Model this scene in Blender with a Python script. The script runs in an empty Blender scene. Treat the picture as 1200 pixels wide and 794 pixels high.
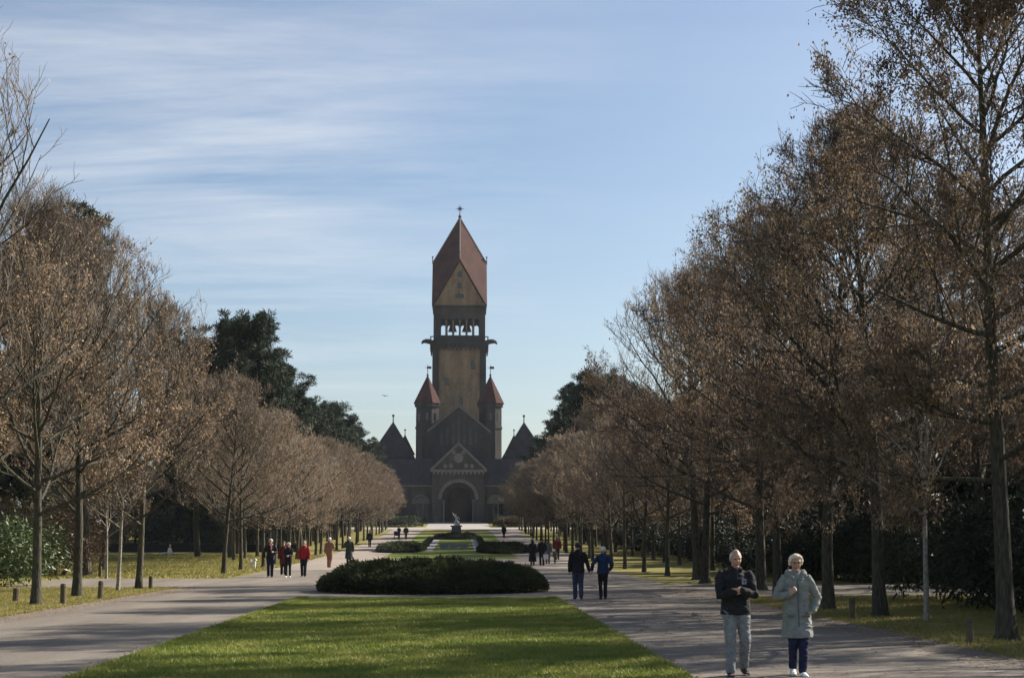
import bpy, bmesh, math, random
import numpy as np
from mathutils import Vector, Matrix, noise
from mathutils.geometry import tessellate_polygon
R = math.radians
random.seed(7)
scene = bpy.context.scene
COL = scene.collection

# ------------------------------------------------------------------ camera, world, sun, exposure
CAM_X, CAM_Z = 1.05, 1.8
PITCH = math.atan(237/1800)
YAW = math.atan(60/1800*math.cos(PITCH))
cam_d = bpy.data.cameras.new('camera'); cam = bpy.data.objects.new('camera', cam_d); COL.objects.link(cam)
cam.location = (CAM_X, 0, CAM_Z); cam.rotation_euler = (math.pi/2+PITCH, 0, -YAW)
cam_d.lens = 54; cam_d.sensor_width = 36; cam_d.clip_start = .1; cam_d.clip_end = 5000
scene.camera = cam

SUN_AZ, SUN_EL = 62, 31              # azimuth from +Y (along the avenue) towards +X
SUN_STRENGTH, SKY_STRENGTH, EXPOSURE = 5.0, .067, 1.02
w = bpy.data.worlds.new('World'); scene.world = w; w.use_nodes = True
nt = w.node_tree; nt.nodes.clear()
wo = nt.nodes.new('ShaderNodeOutputWorld'); bg = nt.nodes.new('ShaderNodeBackground')
sky = nt.nodes.new('ShaderNodeTexSky'); sky.sky_type = 'NISHITA'; sky.sun_disc = False
sky.sun_elevation = R(SUN_EL); sky.sun_rotation = R(SUN_AZ)
sky.altitude = 100; sky.air_density = 1.0; sky.dust_density = 1.5; sky.ozone_density = 2.1
bg.inputs['Strength'].default_value = SKY_STRENGTH
def wn(t, **k):
    n = nt.nodes.new(t)
    for a, b in k.items(): setattr(n, a, b)
    return n
def wmath(op, a, b=None, clamp=False):
    n = wn('ShaderNodeMath', operation=op); n.use_clamp = clamp
    for i, v in enumerate((a, b)):
        if v is None: continue
        if isinstance(v, (int, float)): n.inputs[i].default_value = v
        else: nt.links.new(v, n.inputs[i])
    return n.outputs[0]
# thin cirrus: noise on a flat cloud deck high above the ground
tc = wn('ShaderNodeTexCoord'); sep = wn('ShaderNodeSeparateXYZ'); nt.links.new(tc.outputs['Generated'], sep.inputs[0])
zc = wmath('ADD', wmath('MAXIMUM', sep.outputs[2], 0.0), .06)
px_ = wmath('DIVIDE', sep.outputs[0], zc); py_ = wmath('DIVIDE', sep.outputs[1], zc)
comb = wn('ShaderNodeCombineXYZ'); nt.links.new(px_, comb.inputs[0]); nt.links.new(py_, comb.inputs[1])
mp = wn('ShaderNodeMapping'); mp.inputs['Rotation'].default_value = (0, 0, R(7)); mp.inputs['Scale'].default_value = (.42, 1.15, 1); mp.inputs['Location'].default_value = (3.3, 1.7, 0)
nt.links.new(comb.outputs[0], mp.inputs[0])
n1 = wn('ShaderNodeTexNoise'); n1.inputs['Scale'].default_value = 1.0; n1.inputs['Detail'].default_value = 12; n1.inputs['Roughness'].default_value = .62; n1.inputs['Distortion'].default_value = .6
nt.links.new(mp.outputs[0], n1.inputs[0])
cr = wn('ShaderNodeValToRGB'); cr.color_ramp.elements[0].position = .43; cr.color_ramp.elements[1].position = .66
nt.links.new(n1.outputs[0], cr.inputs[0])
n2 = wn('ShaderNodeTexNoise'); n2.inputs['Scale'].default_value = .22; n2.inputs['Detail'].default_value = 2
nt.links.new(mp.outputs[0], n2.inputs[0])
big = wn('ShaderNodeMapRange'); nt.links.new(n2.outputs[0], big.inputs[0]); big.inputs[1].default_value = .36; big.inputs[2].default_value = .62
wst = wn('ShaderNodeMapRange'); nt.links.new(px_, wst.inputs[0]); wst.inputs[1].default_value = .35; wst.inputs[2].default_value = -.45; wst.inputs[3].default_value = .12; wst.inputs[4].default_value = 1.0
mp2 = wn('ShaderNodeMapping'); mp2.inputs['Rotation'].default_value = (0, 0, R(-9)); mp2.inputs['Scale'].default_value = (.9, 3.4, 1); nt.links.new(comb.outputs[0], mp2.inputs[0])
n3 = wn('ShaderNodeTexNoise'); n3.inputs['Scale'].default_value = 1.0; n3.inputs['Detail'].default_value = 8; n3.inputs['Roughness'].default_value = .65; n3.inputs['Distortion'].default_value = 1.1; nt.links.new(mp2.outputs[0], n3.inputs[0])
fib = wn('ShaderNodeMapRange'); nt.links.new(n3.outputs[0], fib.inputs[0]); fib.inputs[1].default_value = .34; fib.inputs[2].default_value = .66; fib.inputs[3].default_value = .68; fib.inputs[4].default_value = 1.05
cov = wmath('MULTIPLY', wmath('MULTIPLY', cr.outputs[0], fib.outputs[0]), wmath('MULTIPLY', wmath('ADD', wmath('MULTIPLY', big.outputs[0], .74), .07), wst.outputs[0]), True)
mix = wn('ShaderNodeMix', data_type='RGBA'); nt.links.new(cov, mix.inputs[0]); nt.links.new(sky.outputs[0], mix.inputs[6])
mix.inputs[7].default_value = (7.4, 7.4, 7.5, 1)
nt.links.new(mix.outputs[2], bg.inputs[0]); nt.links.new(bg.outputs[0], wo.inputs[0])

sd = bpy.data.lights.new('sun', 'SUN'); sd.energy = SUN_STRENGTH; sd.angle = R(.53); sd.color = (1, .93, .82)
so = bpy.data.objects.new('sun', sd); COL.objects.link(so)
to_sun = Vector((math.sin(R(SUN_AZ))*math.cos(R(SUN_EL)), math.cos(R(SUN_AZ))*math.cos(R(SUN_EL)), math.sin(R(SUN_EL))))
so.rotation_euler = to_sun.to_track_quat('Z', 'Y').to_euler(); so.location = (60, 40, 60)
vs = scene.view_settings; vs.view_transform = 'Standard'; vs.look = 'None'; vs.exposure = EXPOSURE; vs.gamma = 1; vs.use_curve_mapping = False
cy = scene.cycles; cy.max_bounces = 6; cy.diffuse_bounces = 3; cy.glossy_bounces = 2; cy.transmission_bounces = 3; cy.transparent_max_bounces = 6; cy.volume_bounces = 0

HAZE = .00008
def gz(y):                                     # the avenue rises gently towards the chapel
    return 0.0 if y < 50 else 8.5e-5*(min(y, 300)-50)**2

# ------------------------------------------------------------------ materials
def nodemat(name):
    m = bpy.data.materials.new(name); m.use_nodes = True
    return m, m.node_tree, m.node_tree.nodes['Principled BSDF']
def mat(name, c1, c2=None, scale=8, rough=.8, c3=None, bump=0, detail=6, spec=.3, transl=0, stretch=None, rand=0, lo=.35, hi=.65):
    m, t, b = nodemat(name); N, L = t.nodes, t.links
    b.inputs['Roughness'].default_value = rough; b.inputs['Specular IOR Level'].default_value = spec
    c1 = (*c1, 1); col = None
    if c2:
        co = N.new('ShaderNodeTexCoord'); no = N.new('ShaderNodeTexNoise'); no.inputs['Scale'].default_value = scale; no.inputs['Detail'].default_value = detail
        src = co.outputs['Object']
        if stretch:
            mm = N.new('ShaderNodeMapping'); mm.inputs['Scale'].default_value = stretch; L.new(src, mm.inputs[0]); src = mm.outputs[0]
        L.new(src, no.inputs[0])
        ra = N.new('ShaderNodeValToRGB'); ra.color_ramp.elements[0].position = lo; ra.color_ramp.elements[1].position = hi
        ra.color_ramp.elements[0].color = c1; ra.color_ramp.elements[1].color = (*c2, 1)
        if c3:
            e = ra.color_ramp.elements.new((lo+hi)/2); e.color = (*c3, 1)
        L.new(no.outputs[0], ra.inputs[0]); col = ra.outputs[0]
        if bump:
            bp = N.new('ShaderNodeBump'); bp.inputs['Strength'].default_value = bump; bp.inputs['Distance'].default_value = .05
            L.new(no.outputs[0], bp.inputs['Height']); L.new(bp.outputs[0], b.inputs['Normal'])
    if rand:
        oi = N.new('ShaderNodeObjectInfo'); hs = N.new('ShaderNodeHueSaturation')
        mr = N.new('ShaderNodeMapRange'); L.new(oi.outputs['Random'], mr.inputs[0]); mr.inputs[3].default_value = 1-rand; mr.inputs[4].default_value = 1+rand
        L.new(mr.outputs[0], hs.inputs['Value'])
        if col: L.new(col, hs.inputs['Color'])
        else: hs.inputs['Color'].default_value = c1
        col = hs.outputs[0]
    if col: L.new(col, b.inputs['Base Color'])
    else: b.inputs['Base Color'].default_value = c1
    if transl:
        tr = N.new('ShaderNodeBsdfTranslucent'); mx = N.new('ShaderNodeMixShader'); mx.inputs[0].default_value = transl
        if col: L.new(col, tr.inputs[0])
        else: tr.inputs[0].default_value = c1
        out = N['Material Output']; L.new(b.outputs[0], mx.inputs[1]); L.new(tr.outputs[0], mx.inputs[2]); L.new(mx.outputs[0], out.inputs[0])
    return m

def ground_mat(name, base, patches, fine, fscale, pscale=.25, bump=.3, rough=.95, spec=.15, pstretch=(1, .6, 1), fm=.5):
    """two noise scales: broad wear patches and fine grain"""
    m, t, b = nodemat(name); N, L = t.nodes, t.links
    co = N.new('ShaderNodeTexCoord'); mm = N.new('ShaderNodeMapping'); mm.inputs['Scale'].default_value = pstretch; L.new(co.outputs['Object'], mm.inputs[0])
    a = N.new('ShaderNodeTexNoise'); a.inputs['Scale'].default_value = pscale; a.inputs['Detail'].default_value = 8; a.inputs['Roughness'].default_value = .6; L.new(mm.outputs[0], a.inputs[0])
    f = N.new('ShaderNodeTexNoise'); f.inputs['Scale'].default_value = fscale; f.inputs['Detail'].default_value = 5; f.inputs['Roughness'].default_value = .75; L.new(co.outputs['Object'], f.inputs[0])
    ra = N.new('ShaderNodeValToRGB'); ra.color_ramp.elements[0].position = .36; ra.color_ramp.elements[1].position = .66
    ra.color_ramp.elements[0].color = (*base, 1); ra.color_ramp.elements[1].color = (*patches, 1); L.new(a.outputs[0], ra.inputs[0])
    rf = N.new('ShaderNodeValToRGB'); rf.color_ramp.elements[0].position = .42; rf.color_ramp.elements[1].position = .72
    rf.color_ramp.elements[0].color = (0, 0, 0, 1); L.new(f.outputs[0], rf.inputs[0])
    mu = N.new('ShaderNodeMath'); mu.operation = 'MULTIPLY'; mu.inputs[1].default_value = fm; L.new(rf.outputs[0], mu.inputs[0])
    mx = N.new('ShaderNodeMix'); mx.data_type = 'RGBA'; L.new(mu.outputs[0], mx.inputs[0]); L.new(ra.outputs[0], mx.inputs[6]); mx.inputs[7].default_value = (*fine, 1)
    L.new(mx.outputs[2], b.inputs['Base Color']); b.inputs['Roughness'].default_value = rough; b.inputs['Specular IOR Level'].default_value = spec
    bp = N.new('ShaderNodeBump'); bp.inputs['Strength'].default_value = bump; bp.inputs['Distance'].default_value = .03; L.new(f.outputs[0], bp.inputs['Height']); L.new(bp.outputs[0], b.inputs['Normal'])
    return m

def brick_mat(name, c1, c2, mortar, bw=.5, bh=.24, stain=.5):
    m, t, b = nodemat(name); N, L = t.nodes, t.links
    co = N.new('ShaderNodeTexCoord'); sp = N.new('ShaderNodeSeparateXYZ'); L.new(co.outputs['Object'], sp.inputs[0])
    ad = N.new('ShaderNodeMath'); ad.operation = 'ADD'; L.new(sp.outputs[0], ad.inputs[0]); L.new(sp.outputs[1], ad.inputs[1])
    cb = N.new('ShaderNodeCombineXYZ'); L.new(ad.outputs[0], cb.inputs[0]); L.new(sp.outputs[2], cb.inputs[1])
    br = N.new('ShaderNodeTexBrick'); br.inputs['Scale'].default_value = 1; br.inputs['Brick Width'].default_value = bw; br.inputs['Row Height'].default_value = bh
    br.inputs['Mortar Size'].default_value = .02; br.inputs['Color1'].default_value = (*c1, 1); br.inputs['Color2'].default_value = (*c2, 1); br.inputs['Mortar'].default_value = (*mortar, 1)
    L.new(cb.outputs[0], br.inputs[0])
    no = N.new('ShaderNodeTexNoise'); no.inputs['Scale'].default_value = .55; no.inputs['Detail'].default_value = 9; no.inputs['Roughness'].default_value = .65
    ms = N.new('ShaderNodeMapping'); ms.inputs['Scale'].default_value = (1, 1, .3); L.new(co.outputs['Object'], ms.inputs[0]); L.new(ms.outputs[0], no.inputs[0])
    mr = N.new('ShaderNodeMapRange'); L.new(no.outputs[0], mr.inputs[0]); mr.inputs[1].default_value = .3; mr.inputs[2].default_value = .7; mr.inputs[3].default_value = .9-stain; mr.inputs[4].default_value = 1.35
    hs = N.new('ShaderNodeHueSaturation'); L.new(mr.outputs[0], hs.inputs['Value']); L.new(br.outputs[0], hs.inputs['Color']); L.new(hs.outputs[0], b.inputs['Base Color'])
    b.inputs['Roughness'].default_value = .9; b.inputs['Specular IOR Level'].default_value = .2
    return m

M = dict(
 verge=ground_mat('verge_grass', (.17, .16, .036), (.225, .195, .055), (.25, .185, .09), 9, .35, .6),
 lawn=ground_mat('lawn_grass', (.112, .158, .024), (.165, .19, .038), (.19, .175, .06), 14, .5, .7),
 path=ground_mat('path_asphalt', (.115, .098, .080), (.205, .174, .142), (.30, .258, .205), 24, .6, .6, .85, .3, (1.4, .16, 1), fm=.75),
 gravel=ground_mat('path_gravel', (.25, .21, .175), (.32, .27, .225), (.38, .33, .285), 12, .2, .3, fm=.4),
 paving=ground_mat('paving', (.33, .30, .275), (.40, .36, .33), (.30, .275, .25), 3, .15, .1, fm=.3),
 bark=mat('bark', (.035, .030, .024), (.10, .085, .062), 5, .95, c3=(.06, .058, .038), bump=.9, stretch=(5, 5, .9), rand=.25),
 bark_pale=mat('bark_pale', (.17, .155, .125), (.34, .31, .26), 6, .9, bump=.5, stretch=(3, 3, 2)),
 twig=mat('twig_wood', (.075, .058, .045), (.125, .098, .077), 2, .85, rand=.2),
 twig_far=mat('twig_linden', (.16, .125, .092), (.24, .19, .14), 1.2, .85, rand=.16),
 twig_grey=mat('twig_grey', (.13, .106, .086), (.21, .174, .14), 1.5, .85, rand=.16),
 leaf_brown=mat('dead_leaf', (.12, .082, .052), (.38, .27, .165), 1.6, .7, c3=(.225, .155, .095), transl=.35, rand=.18),
 leaf_tan=mat('dead_leaf_tan', (.22, .15, .092), (.46, .33, .205), 1.8, .7, c3=(.33, .23, .14), transl=.35, rand=.15),
 leaf_copper=mat('copper_leaf', (.055, .032, .022), (.15, .085, .055), 2, .7, transl=.3, rand=.15),
 rhodo=mat('rhodo_leaf_sunlit', (.045, .078, .022), (.11, .16, .05), 3, .5, spec=.35, transl=.12, rand=.2),  # lighter leaf green paints the sun on the left bush into the colour
 scrub=mat('scrub_leaf', (.060, .050, .022), (.13, .095, .05), .9, .8, transl=.15, rand=.2),
 evergreen=mat('rhodo_leaf_shaded', (.012, .019, .009), (.030, .042, .017), 3, .6, spec=.25, transl=.06, rand=.2),  # rhododendron leaf darkened and dulled, shade of the undergrowth put into the colour
 needle=mat('pine_needle', (.012, .026, .013), (.040, .058, .026), .8, .75, transl=.1, rand=.15),
 juniper=mat('juniper_needle', (.022, .034, .012), (.070, .080, .024), 1.3, .8, transl=.1),
 hedge=mat('hedge_leaf', (.022, .036, .014), (.060, .072, .026), 1.5, .7, transl=.1, rand=.2),
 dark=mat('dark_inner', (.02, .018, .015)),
 blade=mat('grass_blade', (.142, .195, .028), (.295, .295, .066), .9, .6, transl=.3, detail=8),
 blade_dry=mat('grass_blade_dry', (.20, .195, .04), (.34, .29, .10), 1.2, .7, transl=.3),
 litter=mat('leaf_litter', (.10, .06, .03), (.22, .14, .07), 6, .9),
 post=mat('bollard_wood', (.07, .055, .035), (.15, .12, .075), 10, .9, bump=.5, stretch=(4, 4, .6)),
 brick=brick_mat('yellow_brick', (.30, .20, .112), (.235, .157, .088), (.20, .165, .12), stain=.4),
 stone=brick_mat('grey_stone', (.078, .068, .060), (.058, .050, .046), (.05, .045, .04), .9, .45, .4),
 stone_dark=brick_mat('dark_stone', (.052, .046, .043), (.040, .036, .034), (.03, .028, .026), .8, .4, .4),
 stone_pale=mat('pale_stone', (.125, .112, .098), (.185, .168, .148), 2, .85, lo=.3, hi=.7),
 tile=brick_mat('red_tile', (.080, .029, .022), (.056, .022, .018), (.036, .018, .015), .35, .30, .35),
 slate=brick_mat('slate_tile', (.050, .046, .050), (.036, .034, .038), (.02, .02, .022), .35, .28, .3),
 metal=mat('dark_metal', (.03, .03, .028), rough=.5),
 copper=mat('copper_green', (.10, .16, .13), (.05, .05, .045), 3, .6),
 bell=mat('bell_bronze', (.07, .055, .03), rough=.4),
 door=mat('oak_door', (.035, .022, .014), (.06, .038, .022), 4, .6, stretch=(6, 6, .5)),
 glass=mat('dark_glass', (.012, .014, .018), rough=.15, spec=.6),
 granite=mat('granite', (.09, .085, .08), (.17, .16, .15), 6, .7),
 marble=mat('white_marble', (.50, .49, .46), (.62, .60, .57), 3, .5),
)

# ------------------------------------------------------------------ object helpers
def tag(o, label=None, cat=None, group=None, kind=None):
    if label: o['label'] = label
    if cat: o['category'] = cat
    if group: o['group'] = group
    if kind: o['kind'] = kind
    return o
def empty(name, loc=(0, 0, 0), rz=0, scale=1):
    o = bpy.data.objects.new(name, None); COL.objects.link(o); o.location = loc; o.rotation_euler = (0, 0, rz)
    o.scale = (scale,)*3 if isinstance(scale, (int, float)) else scale
    o.empty_display_size = .2
    return o
def meshobj(name, me, parent=None, loc=(0, 0, 0)):
    o = bpy.data.objects.new(name, me); COL.objects.link(o); o.parent = parent; o.location = loc
    return o
def pyobj(name, verts, faces, mats, parent=None, smooth=False, mi=None, loc=(0, 0, 0)):
    me = bpy.data.meshes.new(name); me.from_pydata([tuple(v) for v in verts], [], [tuple(f) for f in faces])
    for m in (mats if isinstance(mats, (list, tuple)) else [mats]): me.materials.append(m)
    if mi is not None: me.polygons.foreach_set('material_index', mi)
    if smooth: me.polygons.foreach_set('use_smooth', [True]*len(me.polygons))
    me.update()
    return meshobj(name, me, parent, loc)
def npmesh(name, V, loops, sizes, mats, mi=None, smooth=False):
    """numpy arrays straight to a mesh"""
    me = bpy.data.meshes.new(name); V = np.asarray(V, np.float32)
    me.vertices.add(len(V)); me.vertices.foreach_set('co', V.ravel())
    loops = np.asarray(loops, np.int32).ravel(); sizes = np.asarray(sizes, np.int32)
    me.loops.add(len(loops)); me.loops.foreach_set('vertex_index', loops)
    me.polygons.add(len(sizes)); st = np.concatenate([[0], np.cumsum(sizes)[:-1]]).astype(np.int32)
    me.polygons.foreach_set('loop_start', st); me.polygons.foreach_set('loop_total', sizes)
    for m in mats: me.materials.append(m)
    if mi is not None: me.polygons.foreach_set('material_index', np.asarray(mi, np.int32))
    if smooth: me.polygons.foreach_set('use_smooth', np.ones(len(sizes), bool))
    me.update(calc_edges=True); me.validate()
    return me
class MB:
    """collects polygons of several shapes into one mesh"""
    def __init__(s): s.v = []; s.f = []
    def add(s, vs, fs):
        b = len(s.v); s.v += [tuple(v) for v in vs]; s.f += [tuple(i+b for i in f) for f in fs]; return s
    def box(s, x0, x1, y0, y1, z0, z1):
        return s.add([(x0,y0,z0),(x1,y0,z0),(x1,y1,z0),(x0,y1,z0),(x0,y0,z1),(x1,y0,z1),(x1,y1,z1),(x0,y1,z1)],
                     [(3,2,1,0),(4,5,6,7),(0,1,5,4),(1,2,6,5),(2,3,7,6),(3,0,4,7)])
    def prism(s, pts, y0, y1):                   # outline in x,z extruded along y (counter-clockwise seen from -y)
        n = len(pts); vs = [(x, y0, z) for x, z in pts]+[(x, y1, z) for x, z in pts]
        return s.add(vs, [tuple(range(n)), tuple(range(2*n-1, n-1, -1))]+[((i+1) % n, i, n+i, n+(i+1) % n) for i in range(n)])
    def holed(s, outer, holes, y0, y1):          # wall in x,z with openings
        loops = [outer]+holes; flat = [p for l in loops for p in l]; n = len(flat)
        tris = tessellate_polygon([[Vector((x, z, 0)) for x, z in l] for l in loops])
        vs = [(x, y0, z) for x, z in flat]+[(x, y1, z) for x, z in flat]
        fs = [tuple(t) for t in tris]+[tuple(i+n for i in reversed(t)) for t in tris]
        k = 0
        for l in loops:
            m = len(l); fs += [(k+(i+1) % m, k+i, n+k+i, n+k+(i+1) % m) for i in range(m)]; k += m
        return s.add(vs, fs)
    def cone(s, c, r0, r1, z0, z1, n=8, ph=0, cap=True):
        vs = []; fs = []
        for r, z in ((r0, z0), (r1, z1)):
            vs += [(c[0]+r*math.cos(ph+2*math.pi*i/n), c[1]+r*math.sin(ph+2*math.pi*i/n), z) for i in range(n)]
        fs = [(i, (i+1) % n, n+(i+1) % n, n+i) for i in range(n)]
        if cap: fs += [tuple(range(n-1, -1, -1)), tuple(range(n, 2*n))]
        return s.add(vs, fs)
    def bar(s, a, b, r0, r1=None, n=6):
        a, b = Vector(a), Vector(b); r1 = r0 if r1 is None else r1
        t = (b-a).normalized(); u = t.orthogonal().normalized(); v = t.cross(u)
        vs = [p+r*(u*math.cos(2*math.pi*i/n)+v*math.sin(2*math.pi*i/n)) for p, r in ((a, r0), (b, r1)) for i in range(n)]
        return s.add(vs, [(i, (i+1) % n, n+(i+1) % n, n+i) for i in range(n)]+[tuple(range(n-1, -1, -1)), tuple(range(n, 2*n))])
    def ball(s, c, r, n=10, m=6, sq=(1, 1, 1)):
        vs = []
        for j in range(m+1):
            a = math.pi*j/m
            vs += [(c[0]+sq[0]*r*math.sin(a)*math.cos(2*math.pi*i/n), c[1]+sq[1]*r*math.sin(a)*math.sin(2*math.pi*i/n), c[2]+sq[2]*r*math.cos(a)) for i in range(n)]
        return s.add(vs, [(j*n+i, (j+1)*n+i, (j+1)*n+(i+1) % n, j*n+(i+1) % n) for j in range(m) for i in range(n)])
    def build(s, name, m, parent=None, smooth=False, loc=(0, 0, 0)):
        return pyobj(name, s.v, s.f, m, parent, smooth, None, loc)
def arch(xc, w, z0, zs, n=10):                   # opening outline: straight jambs, round head
    r = w/2
    return [(xc-r, z0), (xc+r, z0)]+[(xc+r*math.cos(math.pi*i/n), zs+r*math.sin(math.pi*i/n)) for i in range(n+1)]
def copy_tree(root, name=None, loc=None, rz=0, scale=1):
    r = root.copy(); COL.objects.link(r)
    if name: r.name = name
    for ch in root.children:
        c = ch.copy(); COL.objects.link(c); c.parent = r
        for g in ch.children:
            d = g.copy(); COL.objects.link(d); d.parent = c
    if loc is not None: r.location = loc
    r.rotation_euler = (0, 0, rz); r.scale = (scale,)*3 if isinstance(scale, (int, float)) else scale
    return r

# ------------------------------------------------------------------ ground, lawns and paths
def ys_between(a, b, step):
    n = max(1, int(round((b-a)/step))); return [a+(b-a)*i/n for i in range(n+1)]
def sheet(name, xs_fn, y0, y1, dz, m, nx=6, step=1.0, wob=.0, kind='structure', seed=0):
    """ground sheet following the slope; ragged side edges"""
    ys = ys_between(y0, y1, step); V = []; F = []
    for j, y in enumerate(ys):
        x0, x1 = xs_fn(y)
        x0 += wob*noise.noise((y*.9, seed, 1.3))+wob*.5*noise.noise((y*3.1, seed, 4.3)); x1 += wob*noise.noise((y*.9, seed, 7.7))+wob*.5*noise.noise((y*3.3, seed, 2.2))
        for i in range(nx+1):
            yy = y+(wob*noise.noise((x0+(x1-x0)*i/nx, seed, 9.1)) if j in (0, len(ys)-1) else 0)
            V.append((x0+(x1-x0)*i/nx, yy, gz(yy)+dz))
    n = nx+1
    for j in range(len(ys)-1):
        for i in range(nx): F.append((j*n+i, j*n+i+1, (j+1)*n+i+1, (j+1)*n+i))
    return tag(pyobj(name, V, F, m, smooth=True), kind=kind)
gxs = [-900, -400, -200, -100, -60, -40, -25, -14, -7, 0, 7, 14, 25, 40, 60, 100, 200, 400, 900]
gys = [-300, -100, -40]+ys_between(0, 320, 2)+[360, 420, 520, 700, 1000, 1600, 2600]
gv = [(x, y, gz(y)) for y in gys for x in gxs]; n_ = len(gxs)
tag(pyobj('ground', gv, [(j*n_+i, j*n_+i+1, (j+1)*n_+i+1, (j+1)*n_+i) for j in range(len(gys)-1) for i in range(n_-1)], M['verge'], smooth=True), kind='structure')
sheet('path', lambda y: (-9.9, -4.0), -25, 90, .012, M['path'], 8, 1, .14, seed=1)
sheet('path', lambda y: (4.0, 9.65), -25, 90, .012, M['path'], 8, 1, .14, seed=2)
sheet('path', lambda y: (-4.02, 4.02), 49.4, 90, .016, M['path'], 8, 1, .0, seed=3)
sheet('path', lambda y: (-17.5, -9.75), 60.6, 74.2, .008, M['path'], 30, 1, .2, seed=4)
sheet('path', lambda y: (9.5, 60), 50.8, 65.4, .008, M['path'], 20, 1, .2, seed=5)
sheet('gravel_path', lambda y: (-10.2, 9.9), 89.5, 120.3, .03, M['gravel'], 8, 1, .2, seed=6)
sheet('gravel_path', lambda y: (-10.4, -5.2), 120, 262, .03, M['gravel'], 4, 1, .2, seed=7)
sheet('gravel_path', lambda y: (5.6, 10.6), 120, 262, .03, M['gravel'], 4, 1, .2, seed=8)
sheet('gravel_path', lambda y: (-120, -16), 150, 158, .03, M['gravel'], 20, 1, .3, seed=21)
sheet('forecourt', lambda y: (-5.2, 6.2), 272, 297.5, .045, M['paving'], 4, 1, .1, seed=19)
sheet('forecourt', lambda y: (-26, 26), 261, 272, .04, M['paving'], 10, 1, .1, seed=9)
sheet('lawn', lambda y: (-4.0, 4.0), -25, 49.4, .022, M['lawn'], 12, .25, .15, seed=10)
sheet('lawn_strip', lambda y: (-4.9, 5.3), 120.6, 148.5, .035, M['lawn'], 6, 1, .15, seed=11)
sheet('parterre_lawn', lambda y: (-1.7, 2.4), 150.5, 203, .04, M['lawn'], 4, 1, .1, seed=12)
sheet('parterre_path', lambda y: (-2.5, -1.7), 150, 203, .05, M['paving'], 2, 1, .05, seed=13)
sheet('parterre_path', lambda y: (2.4, 3.1), 150, 203, .05, M['paving'], 2, 1, .05, seed=14)
sheet('side_lawn', lambda y: (-5.4, -3.1), 165, 240, .045, M['lawn'], 2, 1, .1, seed=15)
sheet('side_lawn', lambda y: (3.7, 6.0), 165, 240, .045, M['lawn'], 2, 1, .1, seed=16)
sheet('parterre_path', lambda y: (-3.1, 3.7), 206, 216, .055, M['gravel'], 4, 1, .05, seed=17)

def blades(name, n, xr, yfn, m, h=(.03, .075), wd=.012, seed=1, excl=None, dz=.02, cat='grass', label=None):
    rng = np.random.default_rng(seed)
    y = yfn(rng.random(n)); x = rng.uniform(xr[0], xr[1], n)
    if excl is not None:
        k = excl(x, y); x, y = x[k], y[k]; n = len(x)
    z = np.where(y < 50, 0, 8.5e-5*(np.minimum(y, 300)-50)**2)+dz
    a = rng.uniform(0, 2*np.pi, n); hh = rng.uniform(*h, n); wv = rng.uniform(.6, 1.5, n)*wd
    lx, ly = rng.normal(0, .6, n)*hh, rng.normal(0, .6, n)*hh
    P = np.stack([x, y, z], 1); D = np.stack([np.cos(a), np.sin(a), 0*a], 1)*wv[:, None]
    T = P+np.stack([lx, ly, hh], 1)
    V = np.stack([P-D, P+D, T], 1).reshape(-1, 3)
    o = meshobj(name, npmesh(name, V, np.arange(3*n), np.full(n, 3), [m]))
    return tag(o, label, cat, kind='stuff')
blades('lawn_grass', 190000, (-4.03, 4.03), lambda u: 18+31.4*u**1.35, M['blade'], label='short sunlit grass of the long central lawn', seed=3)
def edge_y(u): return 18+42*u**1.2
for sx in (-1, 1): blades('lawn_edge_grass', 14000, (sx*3.93-.15, sx*3.93+.15), lambda u: 18.5+31*u, M['blade'], (.03, .10), .012, 20+sx, label='ragged tufts along the %s edge of the central lawn' % ('left' if sx < 0 else 'right'))
blades('verge_grass', 60000, (9.6, 19), lambda u: 22+29*u, M['blade_dry'], (.03, .08), .013, 5, label='dry tufted grass of the right verge under the trees', dz=.005)
blades('verge_grass', 50000, (-17, -9.85), lambda u: 34+27*u, M['blade_dry'], (.03, .08), .014, 6, label='yellowish grass of the left verge with the wooden bollards', dz=.005)
blades('meadow_grass', 90000, (-45, -10.2), lambda u: 74.5+62*u, M['blade_dry'], (.05, .14), .03, 7, label='sunny yellow green meadow grass beyond the cross path', dz=.0)
rngl = np.random.default_rng(12)
def litter(name, n, xr, yr, label, seed):
    rng = np.random.default_rng(seed)
    P = np.stack([rng.uniform(*xr, n), rng.uniform(*yr, n), np.zeros(n)+.035], 1)
    a = rng.uniform(0, 6.28, n); s = rng.uniform(.02, .045, n)[:, None]
    d = np.stack([np.cos(a), np.sin(a), rng.uniform(-.3, .3, n)], 1)*s; e = np.stack([-np.sin(a), np.cos(a), rng.uniform(-.3, .3, n)], 1)*s*.6
    V = np.stack([P-d, P+e, P+d, P-e], 1).reshape(-1, 3)
    tag(meshobj(name, npmesh(name, V, np.arange(4*n), np.full(n, 4), [M['leaf_tan']])), label, 'leaves', kind='stuff')
litter('fallen_leaves', 2600, (-4.4, 4.4), (20, 49.3), 'few brown leaves blown onto the central lawn', 3)
litter('fallen_leaves', 1500, (4.1, 9.6), (20, 60), 'brown leaves scattered over the right path', 4)
litter('fallen_leaves', 2200, (8.5, 9.8), (22, 60), 'drift of brown leaves along the right path edge', 7)
litter('fallen_leaves', 1800, (-10, -8.9), (30, 62), 'drift of brown leaves along the left path edge', 8)
litter('fallen_leaves', 9000, (9.4, 20), (24, 52), 'brown leaves fallen on the right verge and path edge', 1)
litter('fallen_leaves', 7000, (-17, -9.4), (36, 62), 'brown leaves fallen on the left verge', 2)

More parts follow.
